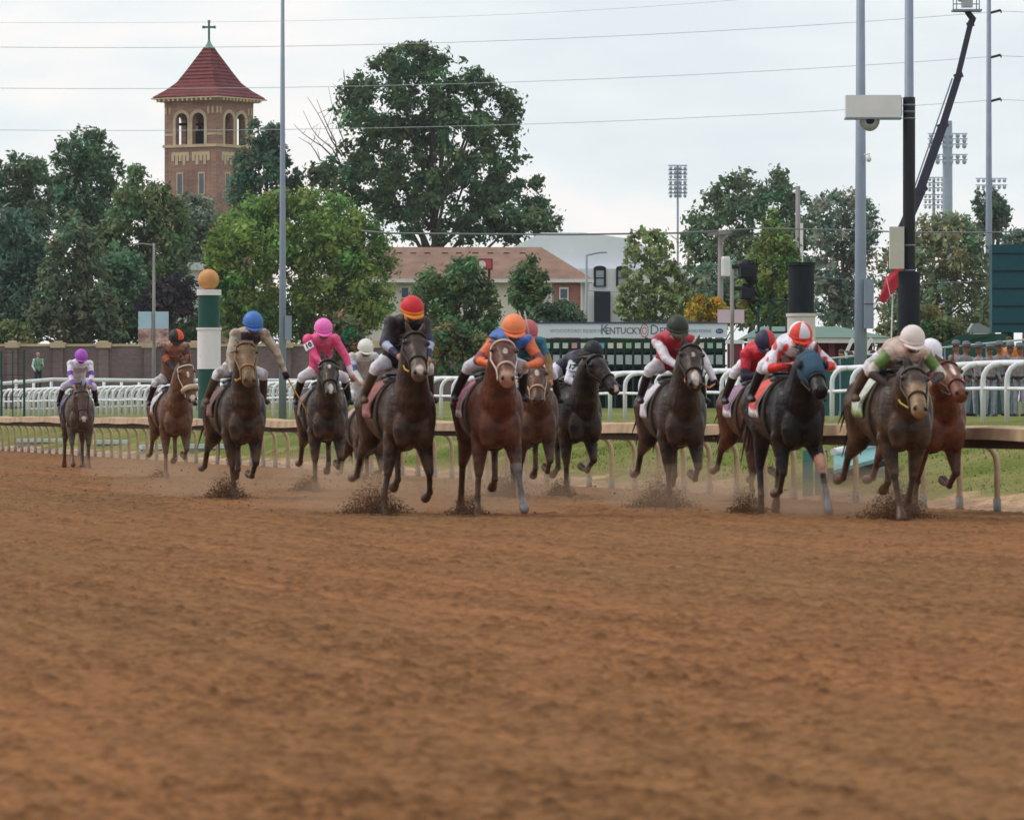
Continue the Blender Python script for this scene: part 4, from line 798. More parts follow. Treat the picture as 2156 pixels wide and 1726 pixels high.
def fuse(parts, voxel, sm=2, fac=.5):
    V = []; Fc = []; o = 0
    for v, f in parts: V.append(v); Fc += [tuple(i + o for i in q) for q in f]; o += len(v)
    me = bpy.data.meshes.new('soft'); me.from_pydata(np.concatenate(V).tolist(), [], Fc)
    ob = bpy.data.objects.new('soft', me); m = ob.modifiers.new('r', 'REMESH'); m.mode = 'VOXEL'; m.voxel_size = voxel
    if sm: s = ob.modifiers.new('s', 'SMOOTH'); s.iterations = sm; s.factor = fac
    me = evaluated(ob); me.shade_smooth(); return me
def coords(me): c = np.empty(len(me.vertices) * 3, np.float32); me.vertices.foreach_get('co', c); return c.reshape(-1, 3).astype(float)
def segd(co, a, b):
    a = np.asarray(a, float); b = np.asarray(b, float); ab = b - a; t = np.clip(((co - a) @ ab) / (ab @ ab), 0, 1); return np.linalg.norm(co - a - t[:, None] * ab, axis=1), t
def noise3(co, s, seed): return (vnoise(co[:, 0] / s + 7, co[:, 2] / s, seed) + vnoise(co[:, 1] / s + 3, co[:, 2] / s + co[:, 0] / s * .5, seed + 1)) / 2
def paint(o_me, c, mat): put_col(o_me, c); o_me.materials.clear(); o_me.materials.append(mat); return o_me
def cat_interp(x, xs, ys):
    xs = np.asarray(xs, float); ys = np.asarray(ys, float); m = np.gradient(ys, xs); i = np.clip(np.searchsorted(xs, x) - 1, 0, len(xs) - 2); h = xs[i + 1] - xs[i]; t = (x - xs[i]) / h
    return (2 * t**3 - 3 * t**2 + 1) * ys[i] + (t**3 - 2 * t**2 + t) * h * m[i] + (-2 * t**3 + 3 * t**2) * ys[i + 1] + (t**3 - t**2) * h * m[i + 1]

hide = M('horse_coat', attr=True, rough=.40, var=.45, scale=7, bump=.7, bscale=13, spec=.28, detail=7)
hairm = M('horse_hair', lin(30, 25, 23), .6, .2, 20); cloth = M('silk_cloth', attr=True, rough=.5, var=.17, scale=11, bump=1.0, bscale=11, spec=.3)
skinm = M('skin', lin(186, 132, 108), .6, .08, 8); leather = M('boot_leather', lin(34, 30, 30), .4, .15, 10, spec=.4); muddy_boot = M('muddy_boot', lin(84, 66, 48), .7, .25, 12)
eyem = M('eye', (.006, .005, .005), .1, 0, spec=.6); lensm = M('goggle_lens', lin(168, 170, 176), .15, .05, 4, spec=.6)
mud = np.array(lin(112, 82, 58))
_mc = {}
def solid(c, rough=.55):
    k = (tuple(c), rough)
    if k not in _mc: _mc[k] = M('paint_%d_%d_%d' % tuple(c), lin(*c), rough, .1, 8, bump=.15, bscale=30)
    return _mc[k]

TX = [-1.02, -.96, -.86, -.70, -.50, -.30, -.05, .20, .40, .56, .66, .73, .77]
TZ = [1.22, 1.24, 1.26, 1.265, 1.225, 1.185, 1.165, 1.170, 1.175, 1.155, 1.125, 1.09, 1.07]
TH = [.06, .15, .22, .265, .29, .32, .345, .375, .385, .345, .275, .18, .08]
TW = [.05, .14, .22, .265, .275, .30, .305, .285, .27, .255, .23, .18, .10]
def trunk(x, th, off=0.0, dz=0.0):
    zc, hz, hy = cat_interp(x, TX, TZ), cat_interp(x, TX, TH), cat_interp(x, TX, TW); return np.stack([x + 0 * th, (hy + off) * np.cos(th), dz + zc + (hz + off) * np.sin(th)], -1)
FORE = {'plant': (3, 0, 24), 'reach': (22, 16, 40), 'late': (-22, -24, 8), 'fold': (24, -56, -102), 'lift': (16, -48, -95), 'walk': (8, 2, 20)}
HIND = {'trail': (-8, -64, -42, -80), 'swing': (46, -54, 4, -62), 'under': (42, -14, 12, -10), 'push': (8, -46, -18, -20), 'walk': (22, -36, 2, 22), 'walk2': (6, -44, -6, 6)}
def dv(a, sp=0.0): a = R(a); return np.array([math.sin(a), sp, -math.cos(a)])
HEAD = R(-77.9)

def make_horse(label, d, chest, poll, nose, coat, points=None, fl='plant', fr='fold', hl='trail', hr='swing', hdg=0, scale=1.07, face=None, blaze=None, bridle=(40, 34, 30), nose_roll=None, hood=None, clothc=None, clothb=None, mudamt=.35, wraps=None, splay=(0, 0), bodydz=0, ears='up', hoofs=None, tail=True):
    a = HEAD + R(hdg); fw = Vector((math.cos(a), math.sin(a), 0)); cg = W(chest, CY, d); cg.z = -.02
    Mh = Matrix.Translation(cg - fw * .62) @ Matrix.Rotation(a, 4, 'Z'); Mi = Mh.inverted(); rootp = cg - fw * .62
    root = empty('horse', rootp, label, 'horse', 'galloping racehorses'); root.rotation_euler = (0, 0, a); ORG[root.name] = Vector((0, 0, 0))
    def loc(px, py, lx):
        p = Mi @ W(px, py, rootp.y + math.sin(a) * lx); p = Mi @ W(px, py, rootp.y + math.sin(a) * lx + math.cos(a) * p.y); return np.array(p)
    parts = []; bones = []
    legs = []
    for sd, fk, hk, sp in ((-1, fr, hr, splay[0]), (1, fl, hl, splay[1])):
        f = FORE[fk] if isinstance(fk, str) else fk; e = np.array([.42, .165 * sd, .92]); pts = [e]; lat = R(sp)
        for L, g in zip((.375, .265, .13), f): pts.append(pts[-1] + L * dv(g, lat * (1 if L > .2 else .3)))
        hd_ = dv(f[2] + (8 if f[2] > 0 else -5)); pts.append(pts[-1] + .095 * hd_); legs.append(('f', sd, pts))
        h = HIND[hk] if isinstance(hk, str) else hk; e = np.array([-.62, .15 * sd, 1.26]); pts = [e]
        for L, g in zip((.35, .41, .32, .13), h): pts.append(pts[-1] + L * dv(g, .03 * sd if L > .35 else 0))
        hd_ = dv(h[3] + (8 if h[3] > 0 else -6)); pts.append(pts[-1] + .095 * hd_); legs.append(('h', sd, pts))
    dz = -min(p[2] for _, _, q in legs for p in q) + .005 + bodydz
    off = np.array([0, 0, dz]); feet = []
    xs = np.linspace(TX[0], TX[-1], 30); zc, hz, hy = (cat_interp(xs, TX, q) for q in (TZ, TH, TW))
    parts.append(etube(np.stack([xs, 0 * xs, zc + dz], -1), hz, hy, (0, 0, 1), (0, 1, 0), 24))
    for sd in (-1, 1):
        parts += [ell((.69, .125 * sd, 1.00 + dz), (.09, .105, .22)), ell((.50, .185 * sd, 1.16 + dz), (.2, .10, .30)), ell((-.66, .15 * sd, 1.28 + dz), (.30, .145, .25)), ell((.40, .16 * sd, .98 + dz), (.15, .10, .17))]
    for kind, sd, q in legs:
        q = [p + off for p in q]
        if kind == 'f':
            e, k, ft, ps, hf = q
            parts += [cone(e, k, .112, .050, 1.1), ell(k, (.058, .050, .068)), cone(k, ft, .036, .031, 1.2), ell(ft, (.046, .041, .046)), cone(ft, ps, .034, .039), cone(ps, hf, .047, .056)]
            bones += [(k, ft), (ft, ps), (ps, hf)]; feet.append((hf, ps, ft, k))
        else:
            e, s, k, ft, ps, hf = q
            parts += [cone(e, s, .19, .125, 1.25), cone(s, k, .115, .050, 1.3), ell(k, (.066, .048, .074)), cone(k, ft, .040, .034, 1.2), ell(ft, (.048, .042, .048)), cone(ft, ps, .036, .040), cone(ps, hf, .047, .056)]
            bones += [(k, ft), (ft, ps), (ps, hf)]; feet.append((hf, ps, ft, k))
    # neck and head from where the photograph puts poll and muzzle
    P_ = loc(*poll, 1.06); q = loc(*nose, 1.35); dl = q - P_; L = .62 * scale; side2 = dl[1] ** 2 + dl[2] ** 2
    if side2 > (L * .94) ** 2: s_ = L * .94 / math.sqrt(side2); dl[1] *= s_; dl[2] *= s_
    dl[0] = math.sqrt(max(L * L - dl[1] ** 2 - dl[2] ** 2, .01)); Mz = P_ + dl
    t, b, n_ = frame(dl); nb0 = np.array([.36, 0, 1.27 + dz]); nb1 = np.array([.60, 0, 1.30 + dz]); pe = P_ - n_ * .04 - t * .02
    cs = np.array([nb0, nb1, nb1 * .62 + pe * .38 + [0, 0, .03], nb1 * .28 + pe * .72 + [0, 0, .045], pe + t * .03]); tt_ = np.linspace(0, 1, 16); ks = np.linspace(0, 1, 5)
    path = np.stack([cat_interp(tt_, ks, cs[:, i]) for i in range(3)], -1); ra = cat_interp(tt_, ks, [.28, .28, .22, .17, .125]); rb = cat_interp(tt_, ks, [.22, .21, .165, .135, .11])
    tg = np.gradient(path, axis=0); tg /= np.linalg.norm(tg, axis=1)[:, None]; bb = np.array([0, 1., 0]) - tg[:, 1:2] * tg; bb /= np.linalg.norm(bb, axis=1)[:, None]; nn = np.cross(tg, bb)
    parts.append(etube(path, ra, rb, nn, bb))
    hs = np.array([-.04, .10, .26, .42, .60, .78, .91, .985]); ho_ = np.array([0, -.01, -.025, -.012, 0, .002, -.004, -.015]); hra = np.array([.085, .125, .145, .118, .092, .082, .080, .052]) * scale; hrb = np.array([.085, .112, .124, .098, .078, .074, .078, .055]) * scale
    hc = P_ + hs[:, None] * L * t + ho_[:, None] * n_; parts.append(etube(hc, hra, hrb, n_, b))
    hp = lambda s, y, z: P_ + t * (s * L) + b * (y * scale) + n_ * (z * scale)
    for sd in (-1, 1):
        parts.append(ell(hp(.22, .092 * sd, .06), (.045, .035, .04)))
        ed = -t * .75 + n_ * (.5 if ears == 'up' else -.5) + b * .28 * sd; ed /= np.linalg.norm(ed); e0 = hp(.0, .055 * sd, .05)
        parts.append(cone(e0, e0 + ed * .07, .030, .036, .7)); parts.append(cone(e0 + ed * .07, e0 + ed * .165 * scale, .034, .008, .7))
    me = fuse(parts, .017, 2); co = coords(me)
    # ---- coat colours
    base = np.array(lin(*coat)) * np.array([.60, .46, .375]); c = base[None] * (.70 + .6 * noise3(co, .16, 3))[:, None]
    pt = np.array(lin(*points)) * .75 if points else base * .55
    w = np.zeros(len(co))
    for p, q in bones: w = np.maximum(w, 1 - sstep(.07, .10, segd(co, p, q)[0]))
    kk = np.min([segd(co, f[3], f[3] + [0, 0, .18])[0] for f in feet], axis=0); w = np.maximum(w, .6 * (1 - sstep(.06, .16, kk)))
    c = c * (1 - w[:, None]) + pt * w[:, None]
    mu = 1.3 * mudamt * sstep(.36, .70, noise3(co, .09, 9)) * (.45 + .55 * sstep(.9, -.2, co[:, 0] * 0 + (co[:, 2] - .6) / 1.2)); c = c * (1 - mu[:, None]) + mud * mu[:, None] * .8
    lw = np.max([1 - sstep(.06, .22, segd(co, f[0], f[2])[0]) for f in feet], axis=0) * (.25 + .6 * noise3(co, .06, 71)); c = c * (1 - lw[:, None]) + mud * .75 * lw[:, None]
    hrel = co - P_; hs_ = hrel @ t / L; hl_ = hrel @ b; hn_ = hrel @ n_; onh = (hs_ > .02) & (hs_ < 1.15) & (np.abs(hl_) < .16) & (np.abs(hn_) < .2)
    if face is not None:
        fc, s0, s1 = face; m_ = onh * sstep(s0, s0 + .2, hs_) * (1 - sstep(s1, s1 + .08, hs_)) * (.55 + .6 * noise3(co, .05, 21)); m_ = np.clip(m_, 0, 1)[:, None]; c = c * (1 - m_) + np.array(lin(*fc)) * m_
    if blaze is not None:
        for s0, s1, wd in blaze: e2 = ((hs_ - (s0 + s1) / 2) / ((s1 - s0) / 2)) ** 2 + (hl_ / (wd * 1.15)) ** 2 + .8 * (noise3(co, .03, 31) - .5); m_ = (onh * (hn_ > 0) * (1 - sstep(.6, 1.15, e2)))[:, None] * .8; c = c * (1 - m_) + np.array(lin(222, 205, 195)) * m_
    for i, (hf, ps, ft, kn) in enumerate(feet):
        m_ = (segd(co, ps + (hf - ps) * .35, hf)[0] < .075)[:, None]; c = np.where(m_, np.array(lin(*(hoofs or (96, 66, 48)))), c)
        if wraps and i in wraps:
            for col, q0, q1 in wraps[i]:
                pa = {'knee': kn, 'ft': ft, 'ps': ps}[q0]; pb = {'ft': ft, 'ps': ps, 'hoof': hf, 'knee': kn + np.array([0, 0, .05])}[q1]; m_ = (segd(co, pa, pb)[0] < .085)[:, None]; c = np.where(m_, np.array(lin(*col)), c)
    link('body', paint(me, c, hide), root)
    bm_ = solid(bridle)
    for sd in (-1, 1):
        mb = MB(); mb.ball(hp(.23, .118 * sd, .055), .026, 8, 6); mb.build('eye', eyem, root, True)
        mb = MB(); mb.ball(hp(.945, .052 * sd, .045), (.022, .018, .028), 8, 5); mb.build('nostril', eyem, root, True)
    br = MB()
    def hring(s, r, rad, a0=0, a1=2 * math.pi):
        fa, fb, fo = (float(np.interp(s, hs, q)) for q in (hra, hrb, ho_)); return [P_ + t * s * L + n_ * (fo + (fa + rad) * math.sin(q)) + b * (fb + rad) * math.cos(q) for q in np.linspace(a0, a1, 19)]
    br.tube(hring(.63, 0, .008), .013, 6); br.tube(hring(.09, 0, .010, -.3, math.pi + .3), .013, 6)
    for sd in (-1, 1): br.tube([hp(.08, .118 * sd, .03), hp(.3, .128 * sd, -.03), hp(.63, .09 * sd, 0), hp(.80, .082 * sd, -.03)], .010, 6); br.ball(hp(.80, .086 * sd, -.03), (.025, .01, .025), 8, 4)
    brd = br.build('bridle', bm_, root, True)
    if nose_roll: mb = MB(); mb.tube(hring(.66, 0, .03), .045, 8); mb.build('noseband', M('fleece', lin(*nose_roll), .95, .2, 40, bump=1, bscale=60), brd, True)
    if hood:
        v, f = etube(P_ + np.array([-.06, .08, .24, .40, .56])[:, None] * L * t + np.array([0, -.01, -.025, -.012, 0])[:, None] * n_, np.array([.10, .142, .162, .134, .108]) * scale, np.array([.10, .128, .142, .114, .094]) * scale, n_, b); mb = MB(); mb.add([tuple(q) for q in v], f); hd_o = mb.build('blinker_hood', solid(hood, .8), root, True)
        for sd in (-1, 1): mb = MB(); mb.ball(hp(.27, .135 * sd, .05), (.05, .03, .05), 10, 6); mb.build('blinker_cup', solid((28, 40, 48)), hd_o, True)
    # mane, forelock, tail
    rg = np.random.default_rng(int(chest)); mb = MB()
    for i in range(46):
        s = rg.uniform(.12, 1); j = int(s * 15); cr_ = path[j] + nn[j] * ra[j] * np.sign(nn[j][2] if abs(nn[j][2]) > .01 else 1) * .96; ln_ = np.array([-.10, rg.normal(0, .05) - .04, rg.uniform(.02, .10)]); mb.tube([cr_, cr_ + ln_ * .5, cr_ + ln_ + [-.03, 0, -.03]], [.018, .012, .004], 5)
    mb.build('mane', hairm, root, True); mb = MB()
    for i in range(6): p = hp(.02, rg.normal(0, .012), .085); mb.tube([p, p + (t * .06 + n_ * .02) + b * rg.normal(0, .02), p + t * .13 + b * rg.normal(0, .03)], [.014, .01, .004], 5)
    mb.build('forelock', hairm, root, True)
    if tail:
        mb = MB(); p0 = np.array([-.98, 0, 1.33 + dz])
        for i in range(26): w_ = rg.normal(0, .05, 3); mb.tube([p0, p0 + [-.14, w_[1] * .3, .03], p0 + [-.26, w_[1] * .6, -.06 + w_[2]], p0 + [-.40 + w_[0], w_[1] * 1.0, -.24 + w_[2] * 2], p0 + [-.48 + w_[0] * 2, w_[1] * 1.3, -.42 + w_[2] * 3]], [.03, .028, .022, .014, .004], 5)
        mb.build('tail', hairm, root, True)
    # saddle cloth, saddle, girth
    X0, X1 = -.50, .02
    if clothc is not None:
        xs = np.linspace(X0, X1, 16); th = np.linspace(-.12, math.pi + .12, 40); g = np.array([[trunk(np.float64(x), np.float64(q), .020 + .008 * math.sin(7 * q + 9 * x), dz) for q in th] for x in xs])
        cc = np.tile(np.array(lin(*clothc)), (16, 40, 1)); edge_ = np.array(lin(*(clothb or clothc)))
        cc[:, :3] = edge_; cc[:, -3:] = edge_; cc[-1:] = edge_ * .9
        if clothb: 
            for i in range(1, 15, 2): cc[i, 1:2] = np.array(lin(48, 46, 64)); cc[i, -2:-1] = np.array(lin(48, 46, 64))
        m2 = grid_mesh('saddle_cloth', g, cloth, cc); o_ = link('saddle_cloth', m2, root); sm_ = o_.modifiers.new('thick', 'SOLIDIFY'); sm_.thickness = .012
    top = float(cat_interp(np.float64(-.05), TX, TZ) + cat_interp(np.float64(-.05), TX, TH)) + dz
    mb = MB(); mb.ball((-.08, 0, top + .02), (.24, .15, .05), 14, 8); mb.ball((-.25, 0, top + .06), (.10, .14, .05), 12, 6); mb.build('saddle', leather, root, True)
    mb = MB(); mb.tube([trunk(np.float64(.18), np.float64(q), .012, dz) for q in np.linspace(0, 2 * math.pi, 25)], .022, 6); mb.build('girth', solid((70, 60, 50)), root, True)
    return dict(root=root, M=Mh, a=a, loc=loc, dz=dz, top=top, bit=[hp(.80, -.088, -.03), hp(.80, .088, -.03)], feet=feet, P=P_, chest=chest, d=d)

def ik(a, b, l1, l2, pole):
    a = np.asarray(a, float); b = np.asarray(b, float); v = b - a; L = np.linalg.norm(v); t = v / L; L2 = min(L, (l1 + l2) * .985)
    x = (l1 * l1 - l2 * l2 + L2 * L2) / (2 * L2); h = math.sqrt(max(l1 * l1 - x * x, 0)); p = np.asarray(pole, float); p = p - (p @ t) * t; p /= np.linalg.norm(p)
    return a + t * x + p * h, a + t * L2
def hand(c, fwd, side, mat, root, nm='hand'):
    c = np.asarray(c, float); t = np.asarray(fwd, float); t = t / np.linalg.norm(t); s = np.cross([0, 0, 1.], t); s /= np.linalg.norm(s); u = np.cross(t, s); mb = MB(); mb.tube([c - t * .05, c - t * .02, c + t * .02, c + t * .045], [.026, .036, .038, .03], 8)
    for i, L in enumerate((.045, .052, .05, .04)):
        k = c + t * .035 + u * (.028 - .019 * i) * 1.0 + s * .012 * side; mb.tube([k, k + t * .025 + s * .004 * -side, k + t * .02 - s * side * .03, k - t * .008 - s * side * .035], [.0105, .0105, .009, .008], 5)
    k = c + u * .034 - t * .005; mb.tube([k, k + u * .012 + t * .02 - s * side * .012, k + t * .045 - s * side * .022 + u * .004], [.012, .011, .009], 5)
    return mb.build(nm, mat, root, True)

def make_rider(hz, label, helmet, hcol, jersey, breech=(226, 224, 232), hands=None, boot=leather, glove=None, number=None, mudc=.15, gog=True, hpat=None, lean=0, hipdx=0.0, whip=None, rein=(60, 50, 40), skin=None):
    Mh, a, dz = hz['M'], hz['a'], hz['dz']; root = empty('person', Mh.translation, label, 'person', 'jockeys in racing silks'); root.rotation_euler = (0, 0, a); ORG[root.name] = Vector((0, 0, 0))
    hc = hz['loc'](*helmet, .50); zs = hz['top']; hd = hc + np.array([-.01, 0, -.055])
    hips = np.array([-.20 + hipdx, hc[1] * .35, min(zs + .25, hc[2] - .24)])
    nb = hd + np.array([-.15, 0, -.10]); mid = (hips + nb) / 2 + np.array([-.03, 0, .07])
    sk = [ell(hd + [0, 0, -.005], (.095, .075, .118)), cone(hd + [-.03, 0, -.06], nb, .05, .058), ell(hd + [.092, 0, -.03], (.022, .016, .026)), ell(hd + [.075, 0, -.085], (.026, .032, .024))]
    J = []; B = []; lab = []; boots = []
    def tor(pts, ra, rb, grow=0.0):
        pts = np.asarray(pts); tg = np.gradient(pts, axis=0); tg /= np.linalg.norm(tg, axis=1)[:, None]; b = np.array([0, 1., 0]) - tg[:, 1:2] * tg; b /= np.linalg.norm(b, axis=1)[:, None]; return etube(pts, np.asarray(ra) + grow, np.asarray(rb) + grow, np.cross(tg, b), b)
    tp_ = [hips + [-.03, 0, -.03], hips + [.03, 0, .01], (hips + mid) / 2, mid, (mid + nb) / 2 + [0, 0, .02], nb + [-.02, 0, -.02], nb + [.05, 0, .03]]
    ra = [.07, .115, .105, .105, .115, .095, .055]; rb = [.09, .15, .14, .155, .19, .165, .06]
    J.append(tor(tp_, ra, rb, .012)); sk.append(tor(tp_, ra, rb)); lab.append((hips, mid, 'torso', .14)); lab.append((mid, nb, 'torso', .17)); lab.append((nb, nb + [.05, 0, .04], 'collar', .05))
    hnds = []; sl = []
    for sd in (-1, 1):
        sh = nb + np.array([-.05, .185 * sd, -.035]); tgt = None
        if hands and hands[0 if sd < 0 else 1] is not None: hx = hands[0 if sd < 0 else 1]; tgt = hz['loc'](hx[0], hx[1], hx[2] if len(hx) > 2 else .62)
        if tgt is None: tgt = np.array([.66, .15 * sd, max(zs + .06, sh[2] - .44)])
        el, wr = ik(sh, tgt, .275, .26, (-.35, sd * 1.0, -.45)); J += [ell(sh, (.085, .08, .085)), cone(sh, el, .068, .055), cone(el, wr, .054, .036)]; sk += [cone(sh, el, .052, .042), cone(el, wr, .042, .028)]
        md = sh * .42 + el * .58; m3 = el * .55 + wr * .45; lab += [(sh + (el - sh) * .12, md, 'up', .06), (md, el, 'band', .055), (el, m3, 'low', .05), (m3, wr, 'cuff', .045)]; hnds.append((wr, wr - el)); sl.append((sh, el, wr))
        hp_ = hips + np.array([.0, .09 * sd, -.02]); an = np.array([-.06, .37 * sd, zs - .15]); kn, an = ik(hp_, an, .40, .38, (1.0, sd * .35, .25)); B += [ell(hp_, (.13, .10, .115)), cone(hp_, kn, .098, .066), cone(kn, kn + (an - kn) * .30, .064, .052)]
        sk += [cone(hp_, kn, .085, .055), cone(kn, an, .05, .036)]
        toe = an + np.array([.17, .02 * sd, -.045]); bo = fuse([cone(kn + (an - kn) * .22, an, .060, .043), cone(an + [-.03, 0, -.03], toe, .040, .034), ell(an + [-.03, 0, -.05], (.035, .033, .035))], .012, 1); bo.materials.append(boot); boots.append(bo)
    me = fuse(sk, .014, 1); me.materials.append(skin or skinm); body = link('body', me, root)
    me = fuse(J, .0125, 1); co = coords(me); best = np.full(len(co), 1e9); c = np.zeros((len(co), 3)); pick = np.zeros(len(co), int); names = [q[2] for q in lab]
    for i, (p, q, nm, r) in enumerate(lab): dd = segd(co, p, q)[0] / r; w_ = dd < best; best = np.where(w_, dd, best); pick = np.where(w_, i, pick)
    g = lambda k: np.array(lin(*jersey.get(k, jersey.get({'band': 'up', 'cuff': 'low', 'low': 'up', 'up': 'torso', 'collar': 'torso'}.get(k, 'torso'), jersey['torso']))))
    for i, nm in enumerate(names):
        if nm not in ('torso', 'collar', 'up', 'band', 'low', 'cuff'): continue
        key = nm
        while key not in jersey: key = {'band': 'up', 'cuff': 'low', 'low': 'up', 'up': 'torso', 'collar': 'torso'}[key]
        c[pick == i] = np.array(lin(*jersey[key]))
    if 'chest' in jersey: m_ = np.isin(pick, [0, 1]) & (co[:, 0] > (nb[0] - .10)) & (np.abs(co[:, 1] - nb[1]) < .13) & (co[:, 2] < nb[2]); c[m_] = np.array(lin(*jersey['chest']))
    if 'yoke' in jersey: m_ = np.isin(pick, [0, 1, 2]) & (np.linalg.norm(co - nb, axis=1) < .20); c[m_] = np.array(lin(*jersey['yoke']))
    if 'spots' in jersey: m_ = (vnoise(co[:, 1] / .07 + co[:, 0] / .11, co[:, 2] / .07, 44) > .62) & np.isin(np.array(names)[pick], ['up', 'torso', 'band']); c[m_] = np.array(lin(*jersey['spots']))
    mu = mudc * sstep(.42, .7, noise3(co, .05, 51)); c = c * (1 - mu[:, None]) + mud * mu[:, None]
    jo = link('jersey', paint(me, c, cloth), root)
    me = fuse(B, .0135, 1); co = coords(me); mu = mudc * 1.2 * sstep(.42, .72, noise3(co, .05, 61)); link('breeches', paint(me, np.array(lin(*breech)) * (1 - mu[:, None]) + mud * mu[:, None], cloth), root)
    for bo in boots: link('boot', bo, root)
    for (wr, dr), sd in zip(hnds, (-1, 1)): hand(wr + dr / np.linalg.norm(dr) * .04, dr + np.array([.04, 0, 0]), sd, solid(glove[0 if sd < 0 else 1]) if glove and glove[0 if sd < 0 else 1] else (skin or skinm), root)
    # helmet with peak, goggles
    T_ = Matrix.Translation(Vector(hc)) @ Matrix.Rotation(R(22 + lean), 4, 'Y'); mb = MB(); mb.M = T_; n, k = 24, 8
    cols = [solid(q) for q in (hcol if isinstance(hcol, list) else [hcol])]; vs = []; fs = []
    for i in range(k + 1):
        el_ = math.pi / 2 * (1 - i / k) ; rr = math.cos(el_); zz_ = math.sin(el_)
        for j in range(n): q = 2 * math.pi * (j + .5) / n; vs.append((.142 * rr * math.cos(q), .128 * rr * math.sin(q), .135 * zz_ - .03))
    for i in range(k):
        for j in range(n):
            if hpat == 'quarters': mb.mi = ((j + 2) // 4) % 2
            elif hpat == 'half': mb.mi = 0 if j < n // 2 else 1
            elif hpat == 'band': mb.mi = 0
            else: mb.mi = 0
            mb.add([vs[i * n + j], vs[i * n + (j + 1) % n], vs[(i + 1) * n + (j + 1) % n], vs[(i + 1) * n + j]], [(0, 1, 2, 3)] if i else [(0, 2, 3)])
    mb.mi = len(cols) - 1
    low = [(.142 * math.cos(q), .128 * math.sin(q)) for q in np.linspace(0, 2 * math.pi, 25)[:-1]]
    mb.prism(low, (0, 0, -.03), (1, 0, 0), (0, 1, 0), (0, 0, -.028)); hl_o = mb.build('helmet', cols, root, True)
    mb = MB(); mb.M = T_; q = np.linspace(-1.1, 1.1, 13); mb.prism([(.135 * math.cos(s), .125 * math.sin(s)) for s in q] + [((.185 + .01) * math.cos(s * .8), .14 * math.sin(s * .8)) for s in q[::-1]], (0, 0, -.045), (1, 0, -.15), (0, 1, 0), (0, 0, -.012)); mb.build('peak', cols[-1], hl_o)
    if gog:
        mb = MB(); q = np.linspace(-1.0, 1.0, 13); C0 = Vector(hd) + Vector((0, 0, .005))
        vs = [C0 + Vector((.118 * math.cos(s), .095 * math.sin(s), z)) for z in (-.028, .03) for s in q] + [C0 + Vector((.100 * math.cos(s), .08 * math.sin(s), z)) for z in (-.028, .03) for s in q]
        mb.add(vs, [(i, i + 1, 14 + i, 13 + i) for i in range(12)] + [(26 + i, 39 + i, 40 + i, 27 + i) for i in range(12)] + [(i, 26 + i, 27 + i, i + 1) for i in range(12)] + [(13 + i, 14 + i, 40 + i, 39 + i) for i in range(12)]); mb.build('goggles', lensm if gog is True else solid(gog, .3), hl_o, True)
    mb = MB()
    for sd in (-1, 1): mb.tube([Vector(hc) + Vector((.02, .118 * sd, -.04)), Vector(hd) + Vector((.05, .082 * sd, -.06)), Vector(hd) + Vector((.07, .03 * sd, -.118)), Vector(hd) + Vector((.07, 0, -.12))], .007, 5)
    mb.build('chin_strap', solid((40, 38, 40)), hl_o, True)
    mb = MB(); mb.tube([Vector(hd) + Vector((.088, y, -.078 + .004 * abs(y) * 20)) for y in (-.028, 0, .028)], .006, 5); mb.build('mouth', solid((120, 62, 58)), body, True)
    if number:
        sd, s = number; sh, el, wr = sl[0 if sd < 0 else 1]; up_ = Vector(sh - el).normalized(); c_ = (sh * .55 + el * .45); fwd_ = Vector((1, sd * .5, 0)); fwd_ = (fwd_ - up_ * fwd_.dot(up_)).normalized(); rt = up_.cross(fwd_)
        ctr = Vector(c_) + fwd_ * .078; mb = MB(); mb.prism([(-.065, -.055), (.065, -.055), (.065, .055), (-.065, .055)], ctr - fwd_ * .012, rt, up_, fwd_ * .012); pn = mb.build('armband', solid((232, 232, 236)), jo)
        text('number', s, .105, solid((24, 24, 40)), pn, ctr + fwd_ * .006, rt, up_, .95, .003)
    # reins from bit to hands belong to the bridle of the horse
    mb = MB()
    for (wr, dr), bt, i in zip(hnds, hz['bit'], (0, 1)):
        if whip and whip[0] == i: continue
        h_ = wr + dr / np.linalg.norm(dr) * .05; m_ = (np.asarray(bt) + h_) / 2 + [0, 0, -.05]; mb.tube([bt, m_, h_], .010, 5)
    mb.build('reins', solid(rein), hz['root'], True)
    if whip:
        i, (wx, wy, wlx), c0, lb = whip; wr, dr = hnds[i]; h_ = wr + dr / np.linalg.norm(dr) * .05; e_ = hz['loc'](wx, wy, wlx); v = e_ - h_
        wo = empty('whip', Mh @ Vector(h_), lb, 'whip', 'riding whips'); wo.rotation_euler = (0, 0, a); ORG[wo.name] = Vector(h_)
        mb = MB(); mb.tube([h_ - v * .12, h_ + v * .06], .014, 8); mb.build('grip', solid((24, 24, 26)), wo, True)
        mb = MB(); mb.tube([h_ + v * .06, h_ + v * .8], [.011, .007], 6); mb.build('shaft', solid(c0), wo, True)
        mb = MB(); mb.beam(h_ + v * .79, h_ + v, .03, .012); mb.build('flap', solid((40, 36, 34)), wo)
    return dict(root=root, hnds=hnds)
